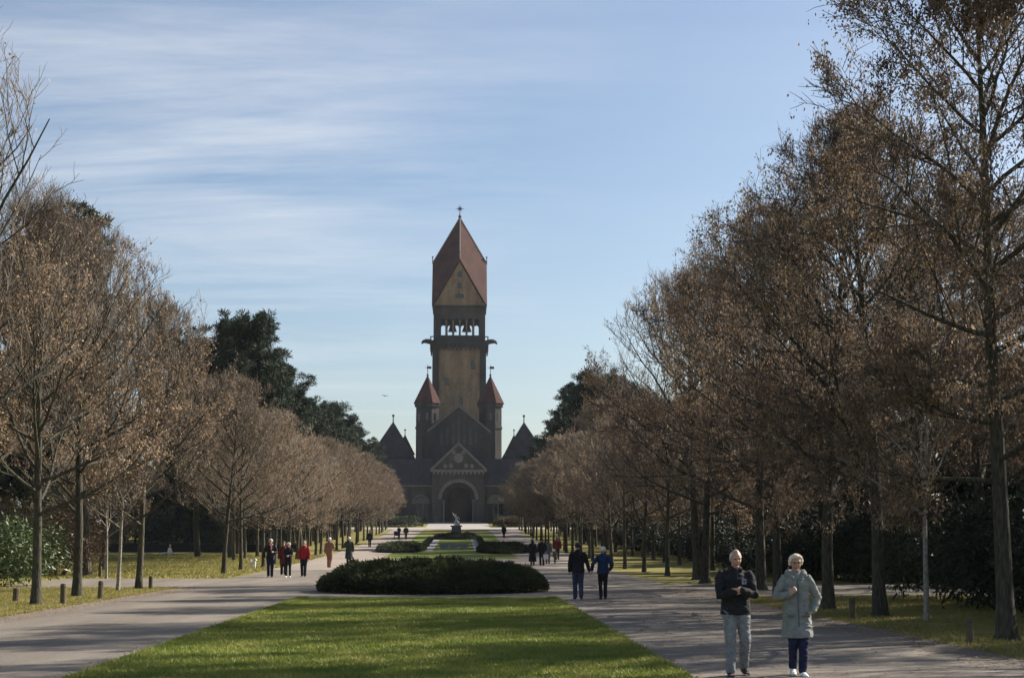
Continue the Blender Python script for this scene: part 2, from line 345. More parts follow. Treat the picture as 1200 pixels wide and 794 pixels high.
# ------------------------------------------------------------------ chapel with its tower
def build_chapel():
    bx = .55; zg = gz(300)
    c = empty('chapel', (bx, 300, zg))
    tag(c, 'dark stone cemetery chapel with tall square red roofed tower closing the avenue', 'chapel')
    Z = lambda z: z-zg                              # heights above were measured from the camera's ground
    # --- tower
    a = 5.72; y0 = 25.0; y1 = y0+2*a; yc = y0+a
    MB().box(-a+.25, a-.25, y0+.25, y1-.25, -.5, Z(42.9)).build('tower_shaft', M['brick'], c)
    p = MB()
    for sx in (-1, 1):
        for (ya, yb) in ((y0, y0+1.35), (y1-1.35, y1)):
            xa, xb = (-a, -a+1.35) if sx < 0 else (a-1.35, a)
            p.box(xa, xb, ya, yb, -.5, Z(42.88))
    p.build('corner_pilaster', M['stone_dark'], c)
    for x, z in ((2.9, 38.2), (-2.6, 34.6), (.4, 30.5)):
        MB().prism(arch(x, .75, Z(z), Z(z+1.3), 6), y0+.1, y0+.3).build('slit_window', M['glass'], c)
    b = MB().box(-a-.55, a+.55, y0-.55, y1+.55, Z(43.35), Z(44.25))
    b.box(-a-.25, a+.25, y0-.25, y1+.25, Z(42.9), Z(43.35))
    for k in range(12):
        x = -a+.5+k*(2*a-1)/11
        b.box(x-.22, x+.22, y0-.5, y0-.251, Z(42.2), Z(43.348)); b.box(x-.22, x+.22, y1+.251, y1+.5, Z(42.2), Z(43.348))
        yy = y0+.5+k*(2*a-1)/11
        b.box(-a-.5, -a-.251, yy-.22, yy+.22, Z(42.2), Z(43.348)); b.box(a+.251, a+.5, yy-.22, yy+.22, Z(42.2), Z(43.348))
    b.build('gallery', M['stone_dark'], c)
    ra = MB()                                       # gallery balustrade
    for sx in (-1, 1):
        ra.box(-a-.5, a+.5, *( (y0-.5, y0-.3) if sx < 0 else (y1+.3, y1+.5)), Z(44.9), Z(45.1))
        ra.box(*((-a-.5, -a-.3) if sx < 0 else (a+.3, a+.5)), y0-.29, y1+.29, Z(44.9), Z(45.1))
    for k in range(15):
        x = -a-.4+k*(2*a+.8)/14
        ra.box(x-.06, x+.06, y0-.45, y0-.33, Z(44.25), Z(44.9)); ra.box(x-.06, x+.06, y1+.33, y1+.45, Z(44.25), Z(44.9))
    ra.build('balustrade', M['stone_dark'], c)
    for sx in (-1, 1):
        for sy in (-1,):
            g = MB(); o = Vector((sx*(a+.5), (yc+sy*(a+.4)), Z(43.9))); d = Vector((sx, sy*.12, 0)).normalized()
            pts = [o, o+d*.7+Vector((0, 0, .12)), o+d*1.2+Vector((0, 0, .10)), o+d*1.65+Vector((0, 0, -.18)), o+d*1.75+Vector((0, 0, -.55))]
            for i, r in enumerate((.55, .5, .42, .28)): g.bar(pts[i], pts[i+1], r, (.5, .42, .28, .08)[i])
            g.build('gargoyle', M['stone_dark'], c)
    # belfry, open on all sides
    zb0, zb1 = Z(44.25), Z(51.45)
    xs = [-3.55+1.45*k+.0 for k in range(6)]
    holes = [arch(x+.02, 1.02, Z(45.4), Z(48.5), 8) for x in xs]
    bf = MB()
    outer = [(-a+.2, zb0), (a-.2, zb0), (a-.2, zb1), (-a+.2, zb1)]
    bf.holed(outer, holes, y0+.2, y0+.9); bf.holed(outer, holes, y1-.9, y1-.2)
    side = MB(); o2 = [(-a+.91, zb0), (a-.91, zb0), (a-.91, zb1), (-a+.91, zb1)]
    side.holed(o2, holes, -a+.2, -a+.9); side.holed(o2, holes, a-.9, a-.2)
    bf.add([(y, yc+x, z) for x, y, z in side.v], [tuple(reversed(f)) for f in side.f])
    bf.build('belfry', M['stone'], c)
    for x in xs[:-1]:
        bc = MB().cone((x+.745, y0+.12), .16, .16, Z(45.4), Z(48.2), 8); bc.box(x+.5, x+.99, y0-.05, y0+.19, Z(48.2), Z(48.5)).build('colonnette', M['stone_pale'], c)
    for x, r in ((-1.5, 1.0), (1.6, 1.1)):
        bl = MB()
        bl.cone((x, yc), r, r*.82, Z(46.9), Z(47.3), 14); bl.cone((x, yc), r*.82, r*.5, Z(47.3), Z(48.5), 14); bl.bar((x, yc, Z(48.5)), (x, yc, Z(49.9)), .12).build('bell', M['bell'], c)
    MB().box(-a+.95, a-.95, yc-.2, yc+.2, Z(49.8), Z(50.2)).build('bell_beam', M['door'], c)
    MB().box(-a-.1, a+.1, y0-.1, y1+.1, Z(51.45), Z(51.85)).build('cornice', M['stone_dark'], c)
    # Rhenish helm: four gables, four diamond roof faces
    zc, zp = Z(51.8), Z(61.95); za = 2*zp-zc
    g = MB()
    tri = [(-a+.35, zc), (a-.35, zc), (0, zp-.7)]
    g.prism(tri, y0+.05, y0+.5); g.prism(tri, y1-.5, y1-.05)
    sd_ = MB().prism([(-a+.6, zc), (a-.6, zc), (0, zp-1.1)], -a+.05, -a+.5).prism([(-a+.6, zc), (a-.6, zc), (0, zp-1.1)], a-.5, a-.05)
    g.add([(y, yc+x, z) for x, y, z in sd_.v], [tuple(reversed(f)) for f in sd_.f])
    g.build('gable_wall', M['brick'], c)
    for x, z, wdt in ((0, 58.0, .9), (-.0, 55.6, 1.0)):
        MB().prism(arch(x, wdt, Z(z), Z(z+.7), 6), y0-.02, y0+.1).build('gable_window', M['glass'], c)
    for dx in (-.85, 0, .85): MB().prism(arch(dx*.75, .5, Z(53.4), Z(54.1), 5), y0-.02, y0+.1).build('gable_window', M['glass'], c)
    e = a+.18
    V = []; F = []
    for k in range(4):
        rot = Matrix.Rotation(k*math.pi/2, 3, 'Z')
        q = [Vector((e, -e, zc-.15)), Vector((e, 0, zp)), Vector((0, 0, za)), Vector((0, -e, zp))]
        nn = (q[1]-q[0]).cross(q[3]-q[0]).normalized()
        pts = [rot@v for v in q]+[rot@(v-.28*nn) for v in q]; b0 = len(V)
        V += [(v.x, v.y+yc, v.z) for v in pts]
        F += [tuple(b0+i for i in f) for f in ((0,1,2,3), (7,6,5,4), (1,0,4,5), (0,3,7,4))]
    roof = pyobj('tower_roof', V, F, M['tile'], c)
    rd = MB()
    for k in range(4):
        rot = Matrix.Rotation(k*math.pi/2, 3, 'Z')
        A = rot@Vector((0, -e, zp+.02)); rd.bar((A.x, A.y+yc, A.z), (0, yc, za+.05), .15)
    rd.build('ridge_tile', M['stone_pale'], roof)
    for k in range(4):
        rot = Matrix.Rotation(k*math.pi/2, 3, 'Z'); A = rot@Vector((0, -e, zp)); f_ = MB()
        f_.bar((A.x, A.y+yc, A.z-.1), (A.x, A.y+yc, A.z+1.3), .13, .07); f_.ball((A.x, A.y+yc, A.z+1.35), .2)
        f_.build('finial', M['metal'], roof)
    st = MB().bar((0, yc, za-.3), (0, yc, za+1.7), .13, .08).ball((0, yc, za+.25), .38)
    zs = za+2.0
    for k in range(8):
        t = k*math.pi/4; L_ = 1.0 if k % 2 == 0 else .75
        st.bar((0, yc, zs), (L_*math.cos(t), yc, zs+L_*math.sin(t)), .15, .015, 5)
    for s_ in (-1, 1): st.bar((0, yc, zs), (0, yc+s_*.8, zs), .12, .015, 5)
    st.build('star_finial', M['metal'], c)
    # --- nave with stepped-back gable between two stair turrets
    yn = 8.0
    MB().prism([(-6.3, -.5), (6.3, -.5), (6.3, Z(23.6)), (4.9, Z(24.9)), (0, Z(28.6)), (-4.9, Z(24.9)), (-6.3, Z(23.6))], yn, y0+.2).build('nave_wall', M['stone_dark'], c)
    cp = MB()
    for sx in (-1, 1):
        A, B = (sx*6.4, Z(23.75)), (0, Z(28.95))
        pts = [A, B, (0, Z(28.55)), (sx*6.4, Z(23.35))]
        if sx > 0: pts = pts[::-1]
        cp.prism(pts, yn-.25, yn+.35)
    cp.build('gable_coping', M['stone_pale'], c)
    nr = MB()
    for sx in (-1, 1):
        pts = [(sx*6.6, Z(23.5)), (0, Z(28.75)), (0, Z(29.0)), (sx*6.6, Z(23.75))]
        if sx < 0: pts = pts[::-1]
        nr.prism(pts, yn+.36, y0+.2)
    nr.build('nave_roof', M['slate'], c)
    # blind arcade on the gable
    for k in range(-3, 4):
        x = k*1.15; h = Z(26.4)-abs(k)*.85
        MB().prism(arch(x, .62, Z(21.0), h-.6, 6), yn-.04, yn+.05).build('blind_arch', M['stone'], c)
    for sx in (-1, 1):
        ct = (sx*6.4, 12.0); ph = math.pi/8
        t = MB().cone(ct, 2.5, 2.45, -.5, Z(28.9), 8, ph).cone(ct, 2.62, 2.62, Z(24.4), Z(24.8), 8, ph).cone(ct, 2.75, 2.8, Z(28.9), Z(29.6), 8, ph).build('turret', M['stone_dark'], c)
        for k in range(8):
            w_ = MB()
            th = k*math.pi/4; d = 2.32
            o = Vector((ct[0]+d*math.cos(th), ct[1]+d*math.sin(th), 0)); q = Vector((-math.sin(th), math.cos(th), 0)); nn = Vector((math.cos(th), math.sin(th), 0))
            for zz in (26.0,):
                pr = [(u, z) for u, z in arch(0, .5, Z(zz), Z(zz+1.3), 5)]
                vs = [o+q*u+nn*dd+Vector((0, 0, z)) for dd in (0, -.1) for u, z in pr]; n = len(pr)
                w_.add(vs, [tuple(range(n)), tuple(range(2*n-1, n-1, -1))])
            w_.build('slit_window', M['glass'], t)
        MB().cone(ct, 3.0, .08, Z(29.55), Z(35.3), 8, ph).build('turret_roof', M['tile'], t)
        v = MB().bar((ct[0], ct[1], Z(35.1)), (ct[0], ct[1], Z(37.5)), .09, .05).ball((ct[0], ct[1], Z(35.4)), .25)
        v.box(ct[0]-.15, ct[0]+.75, ct[1]-.03, ct[1]+.03, Z(36.7), Z(37.2)).bar((ct[0]-.6, ct[1], Z(36.95)), (ct[0]-.15, ct[1], Z(36.95)), .06, .02)
        v.build('weather_vane', M['metal'], t)
    # --- porch with the great round arch
    pw = 5.1; pe = Z(15.2)
    por = MB()
    por.holed([(-pw, -.5), (pw, -.5), (pw, pe), (-pw, pe)], [arch(0, 6.5, -.3, Z(9.9), 24)], .0, 1.3)
    por.box(-pw, -3.3, 1.301, yn, -.5, pe-.01).box(3.3, pw, 1.301, yn, -.5, pe-.01).box(-3.299, 3.299, 1.301, yn, Z(13.2), pe-.01)
    por.build('porch_wall', M['stone'], c)
    pg = MB().prism([(-pw, pe+.452), (pw, pe+.452), (pw, pe+.5), (0, Z(20.6)), (-pw, pe+.5)], .05, yn).build('porch_gable', M['stone'], c)
    cp = MB()
    for sx in (-1, 1):
        pts = [(sx*5.55, pe+.55), (0, Z(21.05)), (0, Z(20.45)), (sx*5.55, pe-.05)]
        if sx > 0: pts = pts[::-1]
        cp.prism(pts, -.3, .7)
    cp.box(-pw-.2, pw+.2, -.22, .6, pe+.003, pe+.45)
    for k in range(13): cp.box(-4.8+k*.8-.18, -4.8+k*.8+.18, -.16, 0, pe-.45, pe-.003)
    cp.build('gable_coping', M['stone_pale'], c)
    MB().ball((0, -.02, Z(17.9)), .95, 16, 8, (1, .12, 1)).build('rosette', M['stone_pale'], pg)
    for k, (x, z) in enumerate(((-2.6, 16.3), (-1.5, 16.4), (1.5, 16.4), (2.6, 16.3), (-.9, 19.0), (.9, 19.0))): MB().ball((x, 0, Z(z)), .42, 8, 5, (1, .3, 1.1)).build('relief', M['stone_pale'], pg)
    rf = MB()
    for sx in (-1, 1):
        pts = [(sx*5.5, pe+.25), (0, Z(20.62)), (0, Z(20.9)), (sx*5.5, pe+.55)]
        if sx < 0: pts = pts[::-1]
        rf.prism(pts, .71, yn)
    rf.build('porch_roof', M['slate'], c)
    # archivolt of alternating stones
    for nm, r0, r1, yy, m1, ns in (('archivolt', 3.27, 3.95, -.14, 'stone_pale', 21),):
        av = MB()
        for k in range(ns):
            t0, t1 = math.pi*k/ns, math.pi*(k+.82)/ns
            q = [(r0*math.cos(t0), Z(9.9)+r0*math.sin(t0)), (r1*math.cos(t0), Z(9.9)+r1*math.sin(t0)), (r1*math.cos(t1), Z(9.9)+r1*math.sin(t1)), (r0*math.cos(t1), Z(9.9)+r0*math.sin(t1))]
            av.prism(q, yy, .02)
        av.build(nm, M[m1], c)
    # stepped portal behind the arch
    for i, (wd, zt) in enumerate(((5.4, 9.7), (4.5, 9.5))):
        MB().holed([(-3.29, -.4), (3.29, -.4), (3.29, Z(13.4)), (-3.29, Z(13.4))], [arch(0, wd, -.38, Z(zt), 20)], 1.5+i*.8, 2.2+i*.8).build('portal_arch', M['stone_dark' if i else 'stone'], c)
    dr = MB().box(-3.28, 3.28, 3.2, 3.4, -.4, Z(13.3)).build('inner_wall', M['stone_dark'], c)
    dd = MB().prism(arch(0, 3.0, -.1, Z(8.9), 16), 3.0, 3.19).build('door', M['door'], c)
    MB().box(-.04, .04, 2.94, 2.998, 0, Z(8.9)).bar((.25, 2.9, 1.2), (.25, 2.9, 1.6), .04).build('handle', M['metal'], dd)
    for sx in (-1, 1):
        cl = MB().cone((sx*2.95, 1.1), .26, .24, .4, Z(9.3), 10).box(sx*2.95-.34, sx*2.95+.34, .8, 1.4, Z(9.3), Z(9.85)).box(sx*2.95-.34, sx*2.95+.34, .8, 1.4, 0, .4)
        cl.build('portal_column', M['stone_pale'], c)
    stp = MB()
    for k in range(5): stp.box(-4.4+k*.2, 4.4-k*.2, -2.2+k*.42, .0-.002, -.4+k*.12 if k else -.4, .12+k*.12)
    stp = MB()
    for k in range(4): stp.box(-4.4, 4.4, -1.8+k*.42, -1.8+(k+1)*.42-.002 if k < 3 else -.01, -.5, -.1+k*.12)
    stp.build('step', M['granite'], c)
    # --- side wings
    for sx in (-1, 1):
        X = lambda v: sx*v
        wv = MB(); outer = [(5.12, -.5), (19.5, -.5), (19.5, Z(12.4)), (5.12, Z(12.4))]
        holes = [arch(7.3, 2.7, .9, Z(9.1), 14)]+[arch(11.3+k*3.1, 1.7, 1.2, Z(8.6), 10) for k in range(3)]
        if sx < 0:
            outer = [(-x, z) for x, z in outer[::-1]]; holes = [[(-x, z) for x, z in h[::-1]] for h in holes]
        wv.holed(outer, holes, 1.6, 2.4).box(min(X(5.13), X(19.4)), max(X(5.13), X(19.4)), 3.2, 8, -.5, Z(12.3))
        wl = wv.build('wing_wall', M['stone'], c)
        tw = MB()
        pts = arch(7.3*sx, 2.68, Z(9.1)-.01, Z(9.1), 14); tw.prism(pts, 2.0, 2.3)
        for dx in (-.62, .62): tw.cone((sx*7.3+dx*.0+dx*.72, 1.95), .13, .13, .9, Z(9.05), 8)
        tw.build('tympanum', M['stone_pale'], wl)
        av = MB()
        for k in range(13):
            t0, t1 = math.pi*k/13, math.pi*(k+.85)/13; r0, r1 = 1.37, 1.75
            av.prism([(sx*7.3+r*math.cos(t), Z(9.1)+r*math.sin(t)) for r, t in ((r0, t0), (r1, t0), (r1, t1), (r0, t1))], 1.5, 1.62)
        av.build('archivolt', M['stone_pale'], wl)
        MB().box(min(X(6.0), X(8.6)), max(X(6.0), X(8.6)), 2.6, 2.7, .8, Z(9.1)).build('window', M['glass'], wl)
        MB().box(min(X(5.12), X(19.7)), max(X(5.12), X(19.7)), 1.3, 2.7, Z(12.41), Z(12.85)).build('wing_cornice', M['stone_pale'], c)
        x0, x1 = min(X(5.11), X(19.8)), max(X(5.11), X(19.8))
        MB().add([(x0, 1.2, Z(12.86)), (x1, 1.2, Z(12.86)), (x1, 4.9, Z(18.0)), (x0, 4.9, Z(18.0)), (x0, 1.2, Z(12.7)), (x1, 1.2, Z(12.7)), (x1, 8.2, Z(12.7)), (x0, 8.2, Z(12.7))],
                 [(0,1,2,3), (3,2,6,7), (0,3,7,4), (1,5,6,2), (4,5,1,0)]).build('wing_roof', M['slate'], c)
    # --- corner pavilions with steep slate roofs
    for sx, px, pz, sx2, pz2 in ((-1, -13.6, 26.4, -11.1, 23.3), (1, 13.5, 26.3, 11.4, 23.2)):
        pv = MB().box(px-4.0, px+4.0, 14.3, 22.3, -.5, Z(18.6)).box(px-4.2, px+4.2, 14.1, 22.5, Z(18.6), Z(19.0)).build('pavilion', M['stone'], c)
        MB().cone((px, 18.3), 6.5, .1, Z(18.9), Z(26.3), 4, math.pi/4).build('pavilion_roof', M['slate'], pv)
        MB().bar((px, 18.3, Z(26)), (px, 18.3, Z(27.5)), .14, .09).ball((px, 18.3, Z(27.6)), .28).build('finial', M['metal'], pv)
        for k in range(3): MB().prism(arch(px-2.1+k*2.1, .9, Z(15), Z(17), 8), 14.23, 14.35).build('window', M['glass'], pv)
        lt = MB().cone((sx2, 17.5), 1.9, 1.9, -.5, Z(19.6), 8, math.pi/8).build('stair_turret', M['stone'], c)
        MB().cone((sx2, 17.5), 2.3, .06, Z(19.5), Z(23.6), 8, math.pi/8).build('turret_roof', M['slate'], lt)
        MB().bar((sx2, 17.5, Z(23.3)), (sx2, 17.5, Z(24.6)), .1, .06).ball((sx2, 17.5, Z(24.6)), .2).build('finial', M['metal'], lt)
build_chapel()

# ------------------------------------------------------------------ trees
UP = np.array([0., 0., 1.])
def unit(v):
    return v/(np.linalg.norm(v)+1e-9)
def poly(rng, p, d, L, n, wand, lift):
    """a wandering branch: n+1 points from p along d, bent towards (lift>0) or away from the sky"""
    pts = [np.array(p, float)]; d = unit(np.array(d, float)); s = L/n
    for i in range(n):
        d = unit(d+rng.normal(0, wand, 3)+UP*lift/n); pts.append(pts[-1]+d*s)
    return np.array(pts)
def tubes(lines, sides):
    """lines: list of (points (n,3), radii (n,)) -> verts, quads"""
    V = []; F = []; b = 0
    ang = np.arange(sides)*2*np.pi/sides; ca, sa = np.cos(ang), np.sin(ang)
    by = {}
    for P, r in lines: by.setdefault(len(P), []).append((P, r))
    for n, ls in by.items():
        P = np.array([l[0] for l in ls]); r = np.array([l[1] for l in ls]); m = len(ls)
        t = P[:, -1]-P[:, 0]; t /= np.linalg.norm(t, axis=1, keepdims=True)+1e-9
        ref = np.where(np.abs(t[:, 2:3]) > .85, np.array([[1., 0, 0]]), np.array([[0, 0, 1.]]))
        u = np.cross(t, ref); u /= np.linalg.norm(u, axis=1, keepdims=True); v = np.cross(t, u)
        ring = u[:, None, None, :]*ca[None, None, :, None]+v[:, None, None, :]*sa[None, None, :, None]
        A = P[:, :, None, :]+ring*r[:, :, None, None]
        V.append(A.reshape(-1, 3))
        idx = b+np.arange(m*n*sides).reshape(m, n, sides)
        nx = np.roll(idx, -1, axis=2)
        q = np.stack([idx[:, :-1], nx[:, :-1], nx[:, 1:], idx[:, 1:]], -1)
        F.append(q.reshape(-1, 4)); b += m*n*sides
    return np.concatenate(V), np.concatenate(F)
def along(P, t):
    f = t*(len(P)-1); i = min(int(f), len(P)-2); return P[i]+(P[i+1]-P[i])*(f-i), unit(P[i+1]-P[i])
def side_dir(rng, t, ang, az=None):
    u = unit(np.cross(t, UP if abs(t[2]) < .95 else np.array([1., 0, 0]))); v = np.cross(t, u)
    a = rng.uniform(0, 2*np.pi) if az is None else az
    return t*math.cos(ang)+(u*math.cos(a)+v*math.sin(a))*math.sin(ang)

def make_tree(name, seed, H, Rad, clear, r0, n1, n2, n3, n4, leaves, mats, leafsize=(.09, .05), lift=(.5, .9), a_low=75, a_top=25,
              leader=True, leaf_top=1.0, shape='round', tw=.009, hang=.5, fork=0, sweep=0.3, leaf_low=1.0, lean=.008):
    """trunk + limbs as one mesh, fine twigs + dead leaves as the crown. leaf_top: share of leaves kept at the top of the crown"""
    rng = np.random.default_rng(seed)
    trunkm, twigm, leafm = mats
    root = empty(name)
    T = poly(rng, (0, 0, -.15), (rng.normal(0, .02), rng.normal(0, .02), 1), H*.97, 14, lean*2.2, .35)
    hz = np.linspace(0, 1, 15)
    tr = r0*np.maximum(.06, 1-hz)**.8; tr[0] = r0*1.7; tr[1] = max(tr[1], r0*.95)
    # extra flare ring
    c0 = clear+(H-clear)*.42
    def room(p, d, mx):
        """length from p along d to the crown's egg-shaped envelope"""
        L = .2
        while L < mx:
            q = p+d*L; zz = q[2]-c0
            e = (q[0]**2+q[1]**2)/Rad**2+(zz/(H-c0))**2 if zz > 0 else (q[0]**2+q[1]**2)/Rad**2+(zz/(c0-clear*.62))**2
            if e > 1: break
            L += .12
        return L
    big = [(np.concatenate([T[:1], [T[0]*.7+T[1]*.3], T[1:]]), np.concatenate([[r0*2.0], [r0*1.22], tr[1:]]))]
    mid = []; fine = []; twl = []; tips = []
    for i in range(n1):
        f = (i+.5)/n1; h = clear/H+(1-clear/H)*.97*f**.9
        p, t = along(T, min(.99, h))
        ang = R(a_low+(a_top-a_low)*f+rng.normal(0, 6))
        d = side_dir(rng, UP, ang, i*2.4+rng.normal(0, .35))
        L1 = room(p, unit(d+UP*lift[0]*.45), H)*rng.uniform(.82, 1.06); env = min(1, L1/Rad)
        P = poly(rng, p, d, L1, 7, .085, lift[0]*(1-.3*f))
        rb = min(r0*.42, .022+.011*L1)*(1-.4*f)
        big.append((P, rb*np.linspace(1, .16, 8)))
        k2 = max(3, int(n2*(.5+.5*env)))
        for j in range(k2):
            tt = .18+.8*(j+rng.random())/k2
            p2, t2 = along(P, min(.99, tt))
            d2 = side_dir(rng, t2, R(rng.uniform(32, 58)))
            d2 = unit(d2+UP*sweep)
            L2 = min((L1*(.52-.26*tt)+.3)*rng.uniform(.7, 1.25), room(p2, d2, 4)+rng.uniform(-.1, .35))
            Q = poly(rng, p2, d2, L2, 5, .10, lift[1]*.6)
            r2 = max(.010, rb*(1-.75*tt)*.5)
            mid.append((Q, r2*np.linspace(1, .3, 6)))
            for k in range(n3):
                t3 = .12+.88*(k+rng.random())/n3
                p3, u3 = along(Q, min(.99, t3))
                L3 = (L2*.42*rng.uniform(.6, 1.2)+.18)*(1-.35*t3)
                d3 = unit(side_dir(rng, u3, R(rng.uniform(28, 55)))+UP*sweep*.8)
                S = poly(rng, p3, d3, L3, 3, .12, lift[1]*.5)
                fine.append((S, max(tw*1.15, r2*.4)*np.linspace(1, .45, 4)))
                for q in range(n4):
                    t4 = .15+.85*(q+rng.random())/max(1, n4)
                    p4, u4 = along(S, min(.99, t4))
                    L4 = rng.uniform(.18, .42)*(.6+.4*min(1, H/12))
                    d4 = unit(side_dir(rng, u4, R(rng.uniform(25, 50)))+UP*sweep*.7)
                    S4 = poly(rng, p4, d4, L4, 2, .12, lift[1]*.3)
                    twl.append((S4, tw*np.array([1, .8, .5])))
                    tips.append((S4[-1], f)); tips.append((S4[1], f))
                tips.append((S[-1], f)); tips.append((S[2], f))
    V, F = tubes(big, 8); V2, F2 = tubes(mid, 4)
    me = npmesh('trunk', np.concatenate([V, V2]), np.concatenate([F, F2+len(V)]), np.full(len(F)+len(F2), 4), [trunkm], smooth=True)
    meshobj('trunk', me, root)
    Vs = []; Ls = []; Ss = []; Mi = []; b = 0
    V, F = tubes(fine+twl, 3); Vs.append(V); Ls.append(F.ravel()); Ss.append(np.full(len(F), 4)); Mi.append(np.zeros(len(F))); b = len(V)
    if leaves:
        P = np.array([t[0] for t in tips]); f = np.array([t[1] for t in tips])
        keep = leaf_low+(leaf_top-leaf_low)*np.clip((f-.12)/.62, 0, 1)
        # clumpy: leaves hang on in patches
        cl = np.array([noise.noise(Vector(p)*.55+Vector((seed, 0, 0))) for p in P])
        prob = keep*leaves*np.clip(.55+1.5*cl, .08, 1.6)
        rep = rng.poisson(prob)
        P = np.repeat(P, rep, 0); n = len(P)
        P = P+rng.normal(0, .06, (n, 3)); P[:, 2] -= rng.uniform(0, .08, n)
        ax = rng.normal(0, 1, (n, 3)); ax[:, 2] -= hang*2.2; ax /= np.linalg.norm(ax, axis=1, keepdims=True)
        up = rng.normal(0, 1, (n, 3)); sd = np.cross(ax, up); sd /= np.linalg.norm(sd, axis=1, keepdims=True)+1e-9
        sc = rng.uniform(.6, 1.35, (n, 1)); ln = ax*leafsize[0]*sc; wd = sd*leafsize[1]*.5*sc
        nm = np.cross(ax, sd)*leafsize[1]*.25*sc
        LV = np.stack([P, P+ln*.5+wd+nm, P+ln, P+ln*.5-wd+nm], 1).reshape(-1, 3)
        Vs.append(LV); Ls.append(b+np.arange(4*n)); Ss.append(np.full(n, 4)); Mi.append(np.ones(n))
    me = npmesh('crown', np.concatenate(Vs), np.concatenate(Ls), np.concatenate(Ss), [twigm, leafm], np.concatenate(Mi))
    meshobj('crown', me, root)
    return root

def needle_cards(rng, C, rad, n, ln, wd, flat=.5, upw=.4):
    """n thin needle sprays spread through an ellipsoidal clump"""
    d = rng.normal(0, 1, (n, 3)); d /= np.linalg.norm(d, axis=1, keepdims=True)
    p = C+d*rad*(rng.random((n, 1))**.45)*np.array([1, 1, flat])
    ax = d*.8+rng.normal(0, .6, (n, 3)); ax[:, 2] += upw; ax /= np.linalg.norm(ax, axis=1, keepdims=True)
    sd = np.cross(ax, rng.normal(0, 1, (n, 3))); sd /= np.linalg.norm(sd, axis=1, keepdims=True)+1e-9
    s = rng.uniform(.6, 1.3, (n, 1))
    a = p-sd*wd*s; b = p+sd*wd*s; t = p+ax*ln*s
    return np.stack([a, b, t+sd*wd*.5*s, t-sd*wd*.5*s], 1).reshape(-1, 3)
def make_pine(name, seed, H, Rad, clear, r0, nb, per, mats, cone=False, ln=.34, wd=.035, nn=110):
    rng = np.random.default_rng(seed); root = empty(name)
    T = poly(rng, (0, 0, -.2), (rng.normal(0, .04), rng.normal(0, .04), 1), H*.95, 12, .025, .2)
    lines = [(T, r0*np.maximum(.1, 1-np.linspace(0, 1, 13))**.75)]; mids = []; cards = []
    for i in range(nb):
        f = (i+.5)/nb; h = clear/H+(1-clear/H)*.98*f
        p, t = along(T, min(.985, h))
        env = ((1-f)**.8*.95+.06) if cone else (math.sin(math.pi*min(1, .22+.70*f))**.6)
        L = Rad*env*rng.uniform(.6, 1.15)+.3
        d = side_dir(rng, UP, R((95 if cone else 82)-(25 if cone else 45)*f+rng.normal(0, 8)), i*2.4+rng.normal(0, .5))
        P = poly(rng, p, d, L, 6, .10, .35)
        lines.append((P, min(r0*.4, .03+.012*L)*np.linspace(1, .2, 7)))
        for j in range(per):
            tt = .3+.72*(j+rng.random()*.8)/per; p2, t2 = along(P, min(.99, tt))
            L2 = L*.28*rng.uniform(.5, 1.2)+.2
            Q = poly(rng, p2, unit(side_dir(rng, t2, R(rng.uniform(20, 65)))+UP*.25), L2, 3, .12, .5)
            mids.append((Q, .018*np.linspace(1, .5, 4)))
            cr = rng.uniform(.32, .62)*(1 if not cone else .85)
            cards.append(needle_cards(rng, Q[-1], cr, nn, ln, wd, .6))
            cards.append(needle_cards(rng, Q[1], cr*.7, nn//2, ln, wd, .6))
    V, F = tubes(lines, 8); V2, F2 = tubes(mids, 3)
    meshobj('trunk', npmesh('trunk', np.concatenate([V, V2]), np.concatenate([F, F2+len(V)]), np.full(len(F)+len(F2), 4), [mats[0]], smooth=True), root)
    A = np.concatenate(cards); meshobj('crown', npmesh('crown', A, np.arange(len(A)), np.full(len(A)//4, 4), [mats[1]]), root)
    return root
